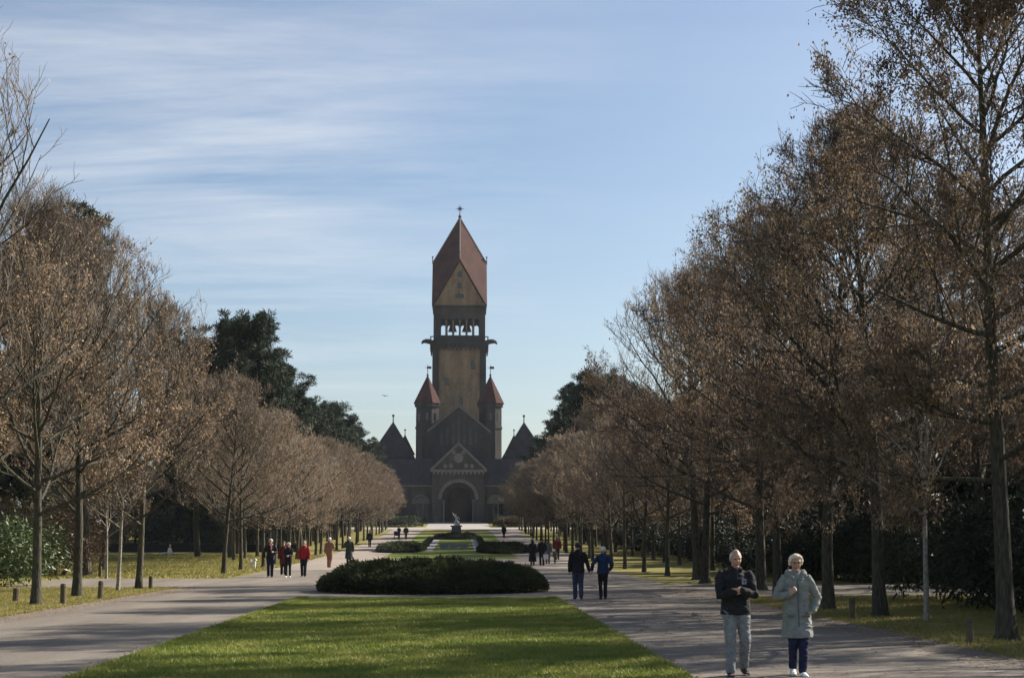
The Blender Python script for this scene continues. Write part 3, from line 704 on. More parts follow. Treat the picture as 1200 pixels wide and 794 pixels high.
def make_shrub(name, seed, rad, H, n, leaf, mats, lobes=9, stems=10, droop=.2, part='foliage', flat=1.0):
    """stems from the ground and many single leaves in uneven clumps"""
    rng = np.random.default_rng(seed); root = empty(name)
    st = []
    cs = []
    for i in range(lobes):
        a = rng.uniform(0, 6.28); q = rng.random()**.6*rad*.72
        h = H*rng.uniform(.3, .78)*(1-.35*(q/rad)**2)
        cs.append((np.array([math.cos(a)*q, math.sin(a)*q, h]), rng.uniform(.32, .52)*min(rad, H)))
    for i in range(stems):
        c, r = cs[i % lobes]
        P = poly(rng, (c[0]*.2, c[1]*.2, -.05), c+rng.normal(0, .1, 3), np.linalg.norm(c), 5, .1, .2); st.append((P, .03*np.linspace(1, .35, 6)))
    V, F = tubes(st, 5); meshobj('stem', npmesh('stem', V, F, np.full(len(F), 4), [mats[0]], smooth=True), root)
    Ps = []; Ns = []
    for c, r in cs:
        k = int(n*r*r/sum(x[1]**2 for x in cs))
        d = rng.normal(0, 1, (k, 3)); d /= np.linalg.norm(d, axis=1, keepdims=True)
        p = c+d*r*(rng.random((k, 1))**.33)*(1+.18*rng.normal(0, 1, (k, 1)))*np.array([1, 1, .95])
        Ps.append(p); Ns.append(d)
    P = np.concatenate(Ps); D = np.concatenate(Ns); k = P[:, 2] > .03; P, D = P[k], D[k]; n = len(P)
    ax = D+rng.normal(0, .7, (n, 3)); ax[:, 2] -= droop; ax /= np.linalg.norm(ax, axis=1, keepdims=True)
    sd = np.cross(ax, D+rng.normal(0, .5, (n, 3))); sd /= np.linalg.norm(sd, axis=1, keepdims=True)+1e-9
    s = rng.uniform(.6, 1.3, (n, 1)); ln = ax*leaf[0]*s; wd = sd*leaf[1]*.5*s; nm = np.cross(ax, sd)*leaf[1]*.2*s
    LV = np.stack([P, P+ln*.45+wd+nm, P+ln, P+ln*.45-wd+nm], 1).reshape(-1, 3)
    meshobj(part, npmesh(part, LV, np.arange(4*n), np.full(n, 4), [mats[1]]), root)
    return root

BL = (M['bark'], M['twig'], M['leaf_brown'])
used = set()
def plant(proto, x, y, rz, sc, label, cat, group=None, name=None):
    o = proto if proto.name not in used else copy_tree(proto, name or proto.name.split('.')[0])
    used.add(proto.name)
    o.location = (x, y, gz(y)); o.rotation_euler = (0, 0, rz); o.scale = (sc,)*3 if isinstance(sc, (int, float)) else sc
    return tag(o, label, cat, group)
rt = random.Random(21)
ra_ = lambda: rt.uniform(0, 6.28)

# prototypes
big = [make_tree('avenue_tree', 100+i, 12.9, 4.7, 2.9, .20, 32, 10, 7, 5, 2.4, BL, (.09, .045), (.30, .45), 80, 24, leaf_top=.55, tw=.0065, hang=.9, sweep=.10) for i in range(3)]
light = make_tree('avenue_tree', 120, 13.8, 3.5, 2.9, .17, 34, 10, 8, 5, 5.5, BL, (.07, .038), (.30, .45), 78, 24, leaf_top=.7, tw=.0075, hang=.9, sweep=.10)
half = [make_tree('avenue_tree', 200+i, 12.6, 4.3, 2.8, .16, 32, 10, 6, 5, 2.0, (M['bark'], M['twig_grey'], M['leaf_tan']), (.085, .045), (.6, .8), 74, 16, leaf_top=.03, tw=.0065, hang=.5, sweep=.35) for i in range(2)]
bare = [make_tree('bare_tree', 300+i, 13.2, 4.5, 3.2, .2, 30, 9, 6, 3, .05, (M['bark'], M['twig_grey'], M['leaf_tan']), lift=(.7, .9), a_low=66, a_top=14, tw=.0072, sweep=.4) for i in range(2)]
young = make_tree('young_tree', 400, 6.2, 2.1, 2.3, .07, 14, 7, 5, 4, .9, (M['bark_pale'], M['twig'], M['leaf_tan']), (.09, .05), (.5, .7), 58, 18, tw=.008, leaf_top=.5)
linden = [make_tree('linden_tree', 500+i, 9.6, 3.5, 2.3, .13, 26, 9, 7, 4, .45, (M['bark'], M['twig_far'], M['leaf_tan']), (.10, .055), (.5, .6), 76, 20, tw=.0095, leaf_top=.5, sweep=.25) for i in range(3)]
wood = [make_tree('woodland_tree', 600+i, 14, 4.8, 3.0, .2, 22, 7, 5, 3, .8, BL, (.16, .09), (.6, .7), 70, 18, tw=.018, leaf_top=.3, sweep=.3) for i in range(2)]
pine = [make_pine('pine_tree', 700+i, 20, 5.0, 4.5, .28, 60, 8, (M['bark'], M['needle'])) for i in range(2)]
fir = [make_pine('conifer_tree', 720+i, 12, 3.6, .6, .18, 60, 5, (M['bark'], M['needle']), True, .34, .05, 70) for i in range(2)]
bright = make_shrub('rhododendron', 799, 2.4, 2.5, 6500, (.16, .06), (M['bark'], M['rhodo']), 12)
rhodo = [make_shrub('evergreen_shrub', 800+i, 2.4, 3.0, 5200, (.17, .06), (M['bark'], M['evergreen']), 11) for i in range(3)]
scrub = make_shrub('scrub', 830, 2.4, 2.8, 5200, (.14, .05), (M['bark'], M['scrub']), 12)
copper = make_shrub('copper_shrub', 820, 2.2, 3.6, 6500, (.11, .06), (M['bark'], M['leaf_copper']), 12)
low = [make_shrub('low_shrub', 840+i, 1.1, .9, 2600, (.09, .045), (M['bark'], M['hedge']), 9, 7) for i in range(2)]

# right row beside the path
RG = 'tall brown trees in the row right of the path'
right = [(11.06, 28.3, light, 1.0, 'tall brown tree right of the path, its pale trunk nearest the photographer'),
         (11.18, 37.3, big[1], (.84, .84, .95), 'dark trunked brown tree just left of the pale young trunk'),
         (10.84, 41.2, big[2], (.86, .86, .93), 'brown tree close behind the woman in the green parka'),
         (11.25, 49.75, big[0], (.76, .76, .97), 'brown tree with dark trunk between the walking man and woman'),
         (12.2, 57.5, big[1], (1.0, 1.0, 1.02), 'thick trunked brown tree rising behind the man in black'),
         (11.5, 66.2, big[2], (1.05, 1.05, 1.02), 'brown tree at the far corner of the right cross path'),
         (12.0, 71.5, bare[0], 1.08, 'bare topped tree furthest along the tall right row')]
for x, y, p, s, lb in right: plant(p, x, y, ra_(), s, lb, 'tree', RG)
plant(young, 11.56, 34.9, .7, (1, 1, 1.05), 'slim pale young tree between two thick dark trunks on the right', 'tree')
for x, y, p, s in ((22.5, 35, big[1], 1.05), (21.0, 44, big[2], 1.05), (19.5, 54, big[0], 1.04), (20, 63, half[0], 1.05), (18, 72, big[1], .95), (25.5, 50, bare[1], 1.1), (26, 64, big[2], 1.05), (18.5, 80, half[1], .9), (24, 78, bare[0], 1.05), (22.5, 28, bare[1], 1.1), (18.5, 88, big[0], .85), (29, 40, big[0], 1.1), (30, 57, big[1], 1.1)):
    plant(p, x, y, ra_(), s, 'brown leaved tree standing in the dark wood behind the right row', 'tree', 'trees behind the right row', 'woodland_tree')
# left row beside the path
left = [(-12.7, 38.0, bare[1], 1.16, 'tree at the left edge whose bare upper twigs reach highest there'),
        (-11.12, 45.1, half[1], .92, 'mossy narrow trunked tree in front of the rhododendron'),
        (-11.47, 51.25, half[0], .95, 'thick trunked brown tree before the copper coloured shrub'),
        (-11.15, 59.4, half[1], .86, 'brown leaved tree at the near corner of the left cross path')]
for x, y, p, s, lb in left: plant(p, x, y, ra_(), s, lb, 'tree', 'brown trees in the row left of the path')
plant(young, -11.5, 57.4, 2.2, (1.15, 1.15, 1.0), 'thin forked young tree beside the left cross path corner', 'tree', None, 'young_tree')
plant(young, -15.8, 74.6, 4.2, (.9, .9, .85), 'small slender tree at the far edge of the left cross path', 'tree', None, 'young_tree')
for x, y, p, s in ((-17.5, 43, half[1], 1.1), (-18.4, 53, bare[0], 1.28), (-17.6, 60, bare[1], 1.25), (-23, 57, bare[1], 1.35), (-24.5, 47, half[1], 1.2), (-17.8, 79, bare[1], 1.24), (-19.5, 90, bare[0], 1.14)):
    plant(p, x, y, ra_(), s, 'tall tree with bare upper twigs behind the left row', 'tree', 'trees behind the left row', 'woodland_tree')
# lindens of the far avenue, two rows each side
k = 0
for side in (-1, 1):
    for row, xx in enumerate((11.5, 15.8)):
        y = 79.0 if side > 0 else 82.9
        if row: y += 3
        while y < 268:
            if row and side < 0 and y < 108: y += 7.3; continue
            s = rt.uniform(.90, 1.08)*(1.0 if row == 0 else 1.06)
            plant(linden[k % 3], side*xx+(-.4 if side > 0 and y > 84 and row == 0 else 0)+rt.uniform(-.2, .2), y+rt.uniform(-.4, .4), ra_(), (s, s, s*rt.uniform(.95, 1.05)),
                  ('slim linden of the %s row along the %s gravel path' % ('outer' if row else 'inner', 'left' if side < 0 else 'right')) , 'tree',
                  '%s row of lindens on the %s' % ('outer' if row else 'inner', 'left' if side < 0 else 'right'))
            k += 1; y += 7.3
# pines above the lindens
for i, (x, y, h) in enumerate(((-17.2, 124, 20.6), (-20.5, 128, 19), (-17.8, 152, 19.3), (-16.6, 172, 18.2), (-17.5, 196, 18.6), (-16.8, 218, 17.5), (-21, 160, 18), (-22, 205, 18), (-21.5, 240, 17), (-17.5, 243, 14), (-16.2, 186, 17.5), (-16.0, 230, 16.5), (-19, 140, 19.5), (-15.8, 164, 17), (-15.6, 205, 16), (-15.2, 250, 14.5))):
    plant(pine[i % 2], x, y, ra_(), (1.0, 1.0, h/22), 'dark pine rising above the left lindens', 'pine tree', 'pines behind the left lindens')
plant(pine[1], -21.8, 82, ra_(), .93, 'dark pine top behind the brown leaves at the left edge', 'pine tree')
for i, (x, y, h) in enumerate(((16.8, 168, 20.0), (18.2, 150, 15.5), (17.0, 196, 21), (16.4, 222, 20.3), (17.2, 246, 19.5), (21, 185, 20), (21, 228, 20), (22, 140, 14), (15.9, 262, 16.5))):
    plant(pine[i % 2], x, y, ra_(), (1.0, 1.0, h/21.8), 'dark pine rising above the right lindens', 'pine tree', 'pines behind the right lindens')
# evergreen undergrowth
def undergrowth(lst, protos, label, cat, group, jit=.15):
    for i, (x, y, s) in enumerate(lst):
        p = protos[i % len(protos)]
        plant(p, x, y, ra_(), (s*rt.uniform(.9, 1.15), s*rt.uniform(.9, 1.15), s*rt.uniform(.9, 1.1)), label, cat, group)
plant(bright, -18.3, 62.8, 1.0, (1.4, 1.4, 1.12), 'glossy sunlit rhododendron behind the narrow mossy trunk on the left', 'shrub')
undergrowth([(-19.8, 53.0, 1.0), (-22.8, 61, 1.3), (-23.5, 66, 1.3), (-21.5, 69.5, 1.1)], rhodo, 'dark rhododendron at the left edge behind the verge', 'shrub', 'rhododendrons at the left edge')
undergrowth([(-19.3, 79.0, 1.15)], [copper], 'reddish brown copper leaved shrub behind the thick left trunk', 'shrub', None)
undergrowth([(-22.6, 78, 1.5), (-25.5, 80, 1.9), (-28.5, 77, 1.8), (-21.5, 83, 1.6), (-31, 80, 2.0)], [scrub, rhodo[1], copper], 'tall dark shrub beyond the copper shrub on the left', 'shrub', 'shrubs left of the copper shrub')
lst = []
for y in range(26, 50, 3):
    for x in (16.2, 19.5, 23, 27): lst.append((x+rt.uniform(-.8, .8), y+rt.uniform(-1, 1)+(x-16)*.2, rt.uniform(.95, 1.35)))
for y in range(67, 100, 4):
    for x in (19, 23, 28): lst.append((x+rt.uniform(-.8, .8), y+rt.uniform(-1, 1), rt.uniform(.9, 1.3)))
undergrowth(lst, rhodo, 'dark evergreen rhododendron under the trees on the right', 'shrub', 'rhododendrons in the right wood')
undergrowth([(16.2, 76.5, .8), (17.4, 72.0, .95), (15.4, 82, .6)], rhodo, 'rounded dark shrub beside the first lindens on the right', 'shrub', 'rounded shrubs by the right lindens')
for i, (x, y, s) in enumerate(((20, 38, .8), (24, 33, .9), (22, 45, .85), (27, 41, 1), (31, 36, 1), (30, 48, 1), (26, 26, .9), (34, 30, 1.1), (25, 70, .85), (29, 78, .95), (22, 84, .7), (33, 68, 1.0), (26, 90, .9), (33, 88, 1), (38, 60, 1.1), (36, 76, 1.1), (24, 104, .9), (29, 112, 1), (23, 122, .9), (30, 128, 1), (37, 100, 1.2))):
    plant(fir[i % 2], x, y, ra_(), s, 'dark bushy conifer deep in the wood on the right', 'conifer', 'conifers in the right wood')
# far left wood beyond the meadow
for i in range(30):
    x = -20-rt.random()*75; y = 165+rt.random()*50+(10 if x < -45 else 0)
    plant(wood[i % 2], x, y, ra_(), rt.uniform(.8, 1.1), 'bare brown tree of the far wood beyond the left meadow', 'tree', 'far wood beyond the left meadow')
for i in range(18):
    if i % 3 == 0: plant(fir[i % 2], -24-i*4.0+rt.uniform(-2, 2), 180+rt.uniform(-6, 12), ra_(), rt.uniform(.7, 1.1), 'dark conifer at the far edge of the left meadow', 'conifer', 'conifers beyond the left meadow')
    else: plant(wood[i % 2] if i % 2 else linden[i % 3], -24-i*4.0+rt.uniform(-2, 2), 162+rt.uniform(-2, 14), ra_(), rt.uniform(.8, 1.05), 'bare brown tree of the far wood beyond the left meadow', 'tree', 'far wood beyond the left meadow', 'woodland_tree')
for i in range(10):
    plant(wood[i % 2], -30-rt.random()*22, 62+rt.random()*40 if i < 4 else 100+rt.random()*40, ra_(), rt.uniform(.85, 1.05), 'brown leaved tree standing on the left meadow', 'tree', 'trees on the left meadow')
for i in range(16):
    plant(fir[i % 2] if i % 3 == 0 else wood[i % 2], -30-(i % 8)*5.5+rt.uniform(-2, 2), 62+(i//8)*9+(i % 8)*5+rt.uniform(-3, 3) if i < 8 else 40+(i % 8)*3.5, ra_(), rt.uniform(.85, 1.15), 'dark conifer at the far left behind the tree rows' if i % 3 == 0 else 'brown tree at the far left behind the tree rows', 'conifer' if i % 3 == 0 else 'tree', 'conifers at the far left' if i % 3 == 0 else 'brown trees at the far left')
for i in range(12):
    plant(fir[i % 2], 42+(i % 4)*8+rt.uniform(-3, 3), 52+(i//4)*28+rt.uniform(-8, 8), ra_(), rt.uniform(1.0, 1.3), 'dark bushy conifer deep in the wood on the right', 'conifer', 'conifers in the right wood')
for i in range(16):
    x = 20+rt.random()*40; y = 105+rt.random()*110
    plant(wood[i % 2], x, y, ra_(), rt.uniform(.8, 1.0), 'brown tree of the wood behind the right lindens', 'tree', 'wood behind the right lindens')
for i in range(14):
    sx = -1 if i % 2 and i > 4 else 1
    plant(rhodo[i % 3], sx*rt.uniform(18.5, 21), 112+(i//2)*17, ra_(), rt.uniform(.7, 1.0), 'dark shrub under the far %s lindens' % ('left' if sx < 0 else 'right'), 'shrub', 'shrubs under the far %s lindens' % ('left' if sx < 0 else 'right'))
for sx in (-1, 1):
    nm = 'left' if sx < 0 else 'right'
    for i in range(28):
        y = (112 if sx > 0 else 150)+i*5.2
        if y < 262: plant(rhodo[i % 3], sx*(20.5+rt.uniform(-.8, .8)), y, ra_(), (1.3, 1.3, rt.uniform(.95, 1.3)), 'tall dark evergreen hedge shrub behind the far %s lindens' % nm, 'shrub', 'evergreen shrubs behind the far %s lindens' % nm)
    for i in range(16):
        y = (108 if sx > 0 else 158)+i*9
        if y < 262: plant(fir[i % 2], sx*(26+rt.uniform(-2, 2)), y, ra_(), rt.uniform(.7, .95), 'dark conifer closing the view behind the far %s lindens' % nm, 'conifer', 'conifers behind the far %s lindens' % nm)
for i in range(18):
    plant(fir[i % 2], -22-i*4.2+rt.uniform(-1.5, 1.5), 196+rt.uniform(-5, 8), ra_(), rt.uniform(.9, 1.2), 'dark conifer at the far edge of the left meadow', 'conifer', 'conifers beyond the left meadow')
for i in range(16):
    plant(scrub if i % 2 else rhodo[i % 3], -23-i*4.4+rt.uniform(-1, 1), 169+rt.uniform(-3, 3), ra_(), rt.uniform(1.1, 1.6), 'tan scrub at the far edge of the left meadow' if i % 2 else 'dark evergreen shrub at the far edge of the left meadow', 'shrub', 'tan scrub beyond the left meadow' if i % 2 else 'evergreen shrubs beyond the left meadow')
for i in range(9):
    plant(rhodo[i % 3], 19+i*2.2+rt.uniform(-.5, .5), 69+rt.uniform(-1, 1)+(i % 2)*2, ra_(), rt.uniform(1.2, 1.5), 'dark evergreen shrub beyond the right cross path', 'shrub', 'evergreen shrubs beyond the right cross path')
# shrub masses in front of the chapel's foot
for i, (x, y, s) in enumerate(((-7.5, 288, 1.1), (-10.5, 288, 1.2), (-13.5, 287, 1.1), (-16.5, 288, 1.2), (8.2, 288, 1.2), (11, 287, 1.35), (14, 288, 1.3), (17, 288, 1.2))):
    plant(low[i % 2], x, y, ra_(), (s*1.5, s*1.2, s*1.6), 'clipped shrub before the foot of the chapel', 'shrub', 'shrubs at the foot of the chapel')

# clipped juniper and hedge beds: uneven mounds of short sprays
def mound(name, cx, cyy, rx, ry, h, n, ln, wd, m, seed, label, cat, group=None, power=.38):
    rng = np.random.default_rng(seed); root = empty(name, (cx, cyy, gz(cyy)))
    def top(u, v):
        r = np.minimum(1, np.sqrt(u*u+v*v)); return h*np.maximum(0, 1-r**3.2)**power
    a = rng.uniform(0, 2*np.pi, n); r = np.sqrt(rng.random(n)); u, v = r*np.cos(a), r*np.sin(a)
    lump = np.array([noise.noise(Vector((x*rx*.9, y*ry*.9, seed)))*.27+noise.noise(Vector((x*rx*2.6, y*ry*2.6, seed)))*.20 for x, y in zip(u, v)])
    z = top(u, v)*(1+lump)*np.where(rng.random(n) < .6, rng.uniform(.9, 1.05, n), rng.uniform(.05, 1, n))
    z += np.array([gz(cyy+b*ry) for b in v])-gz(cyy)
    P = np.stack([u*rx, v*ry, z], 1)
    ax = np.stack([u*.9, v*.9, .7+0*u], 1)+rng.normal(0, .45, (n, 3)); ax /= np.linalg.norm(ax, axis=1, keepdims=True)
    sd = np.cross(ax, rng.normal(0, 1, (n, 3))); sd /= np.linalg.norm(sd, axis=1, keepdims=True)+1e-9
    s = rng.uniform(.5, 1.4, (n, 1))*np.where(rng.random((n, 1)) < .02, 1.4, 1)
    V = np.stack([P-sd*wd*s, P+sd*wd*s, P+ax*ln*s+sd*wd*.3*s, P+ax*ln*s-sd*wd*.3*s], 1).reshape(-1, 3)
    meshobj('foliage', npmesh('foliage', V, np.arange(4*n), np.full(n, 4), [m]), root)
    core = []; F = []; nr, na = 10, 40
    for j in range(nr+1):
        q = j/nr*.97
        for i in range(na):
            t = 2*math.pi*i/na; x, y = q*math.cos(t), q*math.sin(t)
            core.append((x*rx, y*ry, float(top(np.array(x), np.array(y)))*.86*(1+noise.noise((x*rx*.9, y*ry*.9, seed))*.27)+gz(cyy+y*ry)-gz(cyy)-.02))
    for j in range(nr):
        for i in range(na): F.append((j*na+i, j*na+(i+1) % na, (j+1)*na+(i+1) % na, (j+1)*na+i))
    pyobj('dark_core', core, F, M['dark'], root)  # closed near-black core filling the gaps between the sprays
    return tag(root, label, cat, group)
mound('juniper_bed', .05, 56.6, 4.15, 4.0, 1.0, 60000, .12, .018, M['juniper'], 5, 'wide dark juniper mound in the middle of the avenue', 'shrub bed')
mound('hedge_bed', -4.7, 150, 2.3, 8, .72, 12000, .22, .03, M['hedge'], 6, 'low dark hedge bed left of the parterre lawn', 'hedge')
mound('hedge_bed', 5.0, 146, 2.4, 9, .75, 12000, .22, .03, M['hedge'], 7, 'low dark hedge bed right of the parterre lawn', 'hedge')
def hedge_strip(x0, x1, y0, y1, h, seed, label, group):
    rng = np.random.default_rng(seed); n = 9000; root = empty('box_hedge', ((x0+x1)/2, y0, gz(y0)))
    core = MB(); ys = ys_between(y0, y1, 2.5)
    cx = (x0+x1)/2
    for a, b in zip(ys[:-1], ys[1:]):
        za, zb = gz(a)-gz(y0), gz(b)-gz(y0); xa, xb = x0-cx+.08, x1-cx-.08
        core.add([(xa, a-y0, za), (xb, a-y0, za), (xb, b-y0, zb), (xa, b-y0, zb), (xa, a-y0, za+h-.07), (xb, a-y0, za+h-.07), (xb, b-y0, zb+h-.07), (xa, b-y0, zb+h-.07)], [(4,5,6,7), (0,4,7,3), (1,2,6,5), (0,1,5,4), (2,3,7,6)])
    core.build('dark_core', M['dark'], root)  # solid near-black box core under the hedge leaves
    y = rng.uniform(y0, y1, n); x = rng.uniform(x0, x1, n); z = rng.uniform(0, h, n)
    tp = rng.random(n) < .5; z = np.where(tp, h-.05, z); x = np.where(tp, x, np.where(rng.random(n) < .5, x0+.05, x1-.05))
    P = np.stack([x-cx, y-y0, z+8.5e-5*(y-50)**2-gz(y0)], 1)
    ax = rng.normal(0, 1, (n, 3)); ax[:, 2] += .4; ax /= np.linalg.norm(ax, axis=1, keepdims=True)
    sd = np.cross(ax, rng.normal(0, 1, (n, 3))); sd /= np.linalg.norm(sd, axis=1, keepdims=True)+1e-9
    V = np.stack([P-sd*.04, P+sd*.04, P+ax*.12+sd*.03, P+ax*.12-sd*.03], 1).reshape(-1, 3)
    meshobj('foliage', npmesh('foliage', V, np.arange(4*n), np.full(n, 4), [M['hedge']]), root)
    tag(root, label, 'hedge', group)
for sx in (-1, 1):
    for j, (xx, yy) in enumerate(((10.5, 279), (18.5, 280))):
        mound('shrub_bed', sx*xx+.5, yy, 4.2, 4.5, 1.5+.3*j, 5000, .3, .05, M['scrub'] if sx > 0 and j == 0 else M['hedge'], 30+j+sx, '%s low shrub bed %s of the paving before the chapel' % ('inner' if j == 0 else 'outer', 'left' if sx < 0 else 'right'), 'shrub bed')
hedge_strip(-52, -14.3, 147.5, 149.2, .8, 3, 'long low dark hedge at the back of the left meadow', None)
hedge_strip(-3.1, -2.55, 158, 203, .45, 1, 'narrow clipped hedge along the left parterre path', None)
hedge_strip(3.15, 3.7, 158, 203, .45, 2, 'narrow clipped hedge along the right parterre path', None)

# ------------------------------------------------------------------ bollards, monument, stone slab
def bollard(x, y, h, r, lean, label):
    b = empty('bollard', (x, y, gz(y)), rt.uniform(0, 3)); b.rotation_euler = (lean, lean*.5, rt.uniform(0, 3))
    m = MB().cone((0, 0), r, r*.98, -.2, h-.03, 10).cone((0, 0), r*.98, r*.8, h-.029, h, 10)
    m.build('post', M['post'], b); MB().cone((0, 0), r*1.01, r*1.01, h*.80, h*.84, 10, .1, False).build('band', M['bark'], b)
    tag(b, label, 'bollard', 'wooden bollards along the path verges')
bollard(-12.25, 47.05, .42, .10, .03, 'short wooden bollard cut by the left edge of the photo')
bollard(-10.35, 45.1, .60, .085, -.02, 'wooden bollard just right of the narrow mossy trunk')
bollard(-10.2, 49.0, .58, .085, .03, 'wooden bollard just right of the thick left trunk')
bollard(-10.7, 59.4, .50, .08, 0, 'wooden bollard at the near corner of the left cross path')
bollard(-16.3, 75.4, .55, .09, .02, 'wooden bollard on the far side of the left cross path')
bollard(10.14, 27.6, .46, .065, .02, 'wooden bollard beside the pale trunk nearest on the right')
bollard(10.21, 36.1, .50, .075, -.03, 'wooden bollard left of the dark trunk on the right verge')

# ------------------------------------------------------------------ people
def cloth(name, c1, c2, rough=.85, scale=14): return mat('cloth_'+name, c1, c2, scale, rough, bump=.25)
CL = dict(
 black=cloth('black', (.010, .010, .012), (.020, .019, .022)), navy=cloth('navy', (.010, .013, .045), (.018, .022, .065)), jeans_pale=cloth('pale_denim', (.16, .168, .172), (.26, .265, .27)),
 jeans=cloth('dark_denim', (.03, .042, .085), (.055, .07, .125)), jeans_navy=cloth('navy_denim', (.010, .012, .040), (.018, .023, .065)), sage=cloth('sage', (.185, .198, .182), (.25, .262, .245)),
 grey=cloth('grey', (.10, .10, .10), (.16, .16, .16)), blue=cloth('blue', (.014, .026, .075), (.024, .044, .115)), red=cloth('red', (.30, .018, .022), (.42, .03, .03)),
 darkred=cloth('dark_red', (.10, .014, .014), (.16, .025, .022)), brown=cloth('brown', (.21, .105, .065), (.30, .16, .10)), green=cloth('dark_green', (.020, .032, .028), (.035, .05, .04)), cream=cloth('cream', (.70, .66, .56), (.80, .76, .68)),
 khaki=cloth('khaki', (.12, .10, .065), (.17, .14, .09)), pink=cloth('pink', (.45, .20, .22), (.55, .28, .3)), white=cloth('white', (.72, .72, .70), (.82, .82, .8)))
SK = mat('skin', (.42, .235, .165), (.50, .30, .215), 20, .55, transl=.0)
LIP = mat('lips', (.28, .10, .085)); EYE = mat('eye', (.05, .035, .03), rough=.3)
HAIR = dict(white=mat('hair_white', (.62, .60, .55), (.78, .76, .70), 40, .6), grey=mat('hair_grey', (.30, .28, .26), (.45, .43, .40), 40, .6), blond=mat('hair_blond', (.66, .58, .42), (.80, .73, .56), 40, .6),
            dark=mat('hair_dark', (.014, .011, .009), (.03, .024, .02), 40, .5), brown=mat('hair_brown', (.06, .035, .02), (.10, .06, .035), 40, .5))
SHOE_W = mat('shoe_white', (.70, .70, .68), (.80, .80, .78), 10, .5); SHOE_B = mat('shoe_black', (.012, .012, .013), (.02, .02, .02), 10, .5); SOLE = mat('sole_pale', (.45, .44, .42), rough=.6)
DG = bpy.context.evaluated_depsgraph_get
def V3(*a): return Vector(a)
class Vol(MB):
    def tube(s, pts, rx, ry=None, n=14, side=V3(1, 0, 0)):
        """closed round-ended tube with elliptic rings: rx along 'side', ry across"""
        pts = [Vector(p) for p in pts]; ry = rx if ry is None else ry; m = len(pts)
        P = [pts[0]]+pts+[pts[-1]]; RX = [rx[0]]+list(rx)+[rx[-1]]; RY = [ry[0]]+list(ry)+[ry[-1]]
        ring = []
        for i in range(m):
            t = (pts[min(i+1, m-1)]-pts[max(i-1, 0)]).normalized()
            sd = side-side.dot(t)*t
            if sd.length < .15: sd = V3(0, 1, 0)-t*t.y
            sd.normalize(); u = t.cross(sd); ring.append((t, sd, u))
        vs = []; rows = []
        def add(c, a, b, i):
            _, sd, u = ring[i]; rows.append(len(vs))
            for k in range(n):
                q = 2*math.pi*k/n; vs.append(c+sd*a*math.cos(q)+u*b*math.sin(q))
        r0, r1 = min(rx[0], ry[0]), min(rx[-1], ry[-1])
        for q in (.25, .7): add(pts[0]-ring[0][0]*r0*.9*math.sqrt(1-q*q), rx[0]*q, ry[0]*q, 0)
        for i in range(m): add(pts[i], rx[i], ry[i], i)
        for q in (.7, .25): add(pts[-1]+ring[-1][0]*r1*.9*math.sqrt(1-q*q), rx[-1]*q, ry[-1]*q, m-1)
        fs = [(a+k, a+(k+1) % n, b+(k+1) % n, b+k) for a, b in zip(rows[:-1], rows[1:]) for k in range(n)]
        fs += [tuple(range(n-1, -1, -1)), tuple(rows[-1]+k for k in range(n))]
        return s.add(vs, fs)
    def blob(s, c, r, sq=(1, 1, 1), n=12, m=8): return s.ball(c, r, n, m, sq)
    def melt(s, name, voxel, mats, parent, smooth=4, post=None, assign=None):
        """fuse the overlapping volumes to one continuous skin"""
        me = bpy.data.meshes.new('raw'); me.from_pydata(s.v, [], s.f); me.update()
        o = bpy.data.objects.new('raw', me); COL.objects.link(o)
        bm = bmesh.new(); bm.from_mesh(me); bmesh.ops.remove_doubles(bm, verts=bm.verts, dist=1e-5); bmesh.ops.recalc_face_normals(bm, faces=bm.faces); bm.to_mesh(me); bm.free()
        r = o.modifiers.new('r', 'REMESH'); r.mode = 'VOXEL'; r.voxel_size = voxel
        sm = o.modifiers.new('s', 'SMOOTH'); sm.factor = .5; sm.iterations = smooth
        ev = o.evaluated_get(DG()); out = bpy.data.meshes.new_from_object(ev)
        bpy.data.objects.remove(o); bpy.data.meshes.remove(me)
        out.name = name
        n = len(out.vertices); co = np.empty(n*3, np.float32); out.vertices.foreach_get('co', co); co = co.reshape(-1, 3)
        if post: co = post(co); out.vertices.foreach_set('co', co.ravel())
        out.materials.clear()
        for m in mats: out.materials.append(m)
        k = len(out.polygons); out.polygons.foreach_set('use_smooth', np.ones(k, bool))
        if assign:
            c = np.empty(k*3, np.float32); out.polygons.foreach_get('center', c); out.polygons.foreach_set('material_index', assign(c.reshape(-1, 3)).astype(np.int32))
        else: out.polygons.foreach_set('material_index', np.zeros(k, np.int32))
        out.update()
        return meshobj(name, out, parent)
def ik(a, b, l1, l2, bend):
    """middle joint between a and b, bent towards 'bend'"""
    a, b = Vector(a), Vector(b); d = b-a; L = min(d.length, (l1+l2)*.999); t = d.normalized()
    x = (l1*l1-l2*l2+L*L)/(2*L); h = math.sqrt(max(1e-6, l1*l1-x*x))
    bd = Vector(bend); bd = (bd-bd.dot(t)*t).normalized()
    return a+t*x+bd*h
def wrinkle(amp, seed, f=9):
    """folds: ridged noise pulled along the limb plus soft bagging"""
    def fn(co):
        out = np.empty(len(co), np.float32)
        for i, (x, y, z) in enumerate(co.tolist()):
            rr = 1-abs(noise.noise(Vector((x*f*.9+z*f*.5, y*f*.9, z*f*1.7+seed))))*2.2
            out[i] = .75*rr*abs(rr)+.8*noise.noise(Vector((x*f*.5, y*f*.5, z*f*.6+seed*2)))-.25
        c = co.copy(); ctr = co.mean(0); rad = co-ctr; rad[:, 2] = 0; rad /= np.linalg.norm(rad, axis=1, keepdims=True)+1e-6
        return c+rad*out[:, None]*amp
    return fn

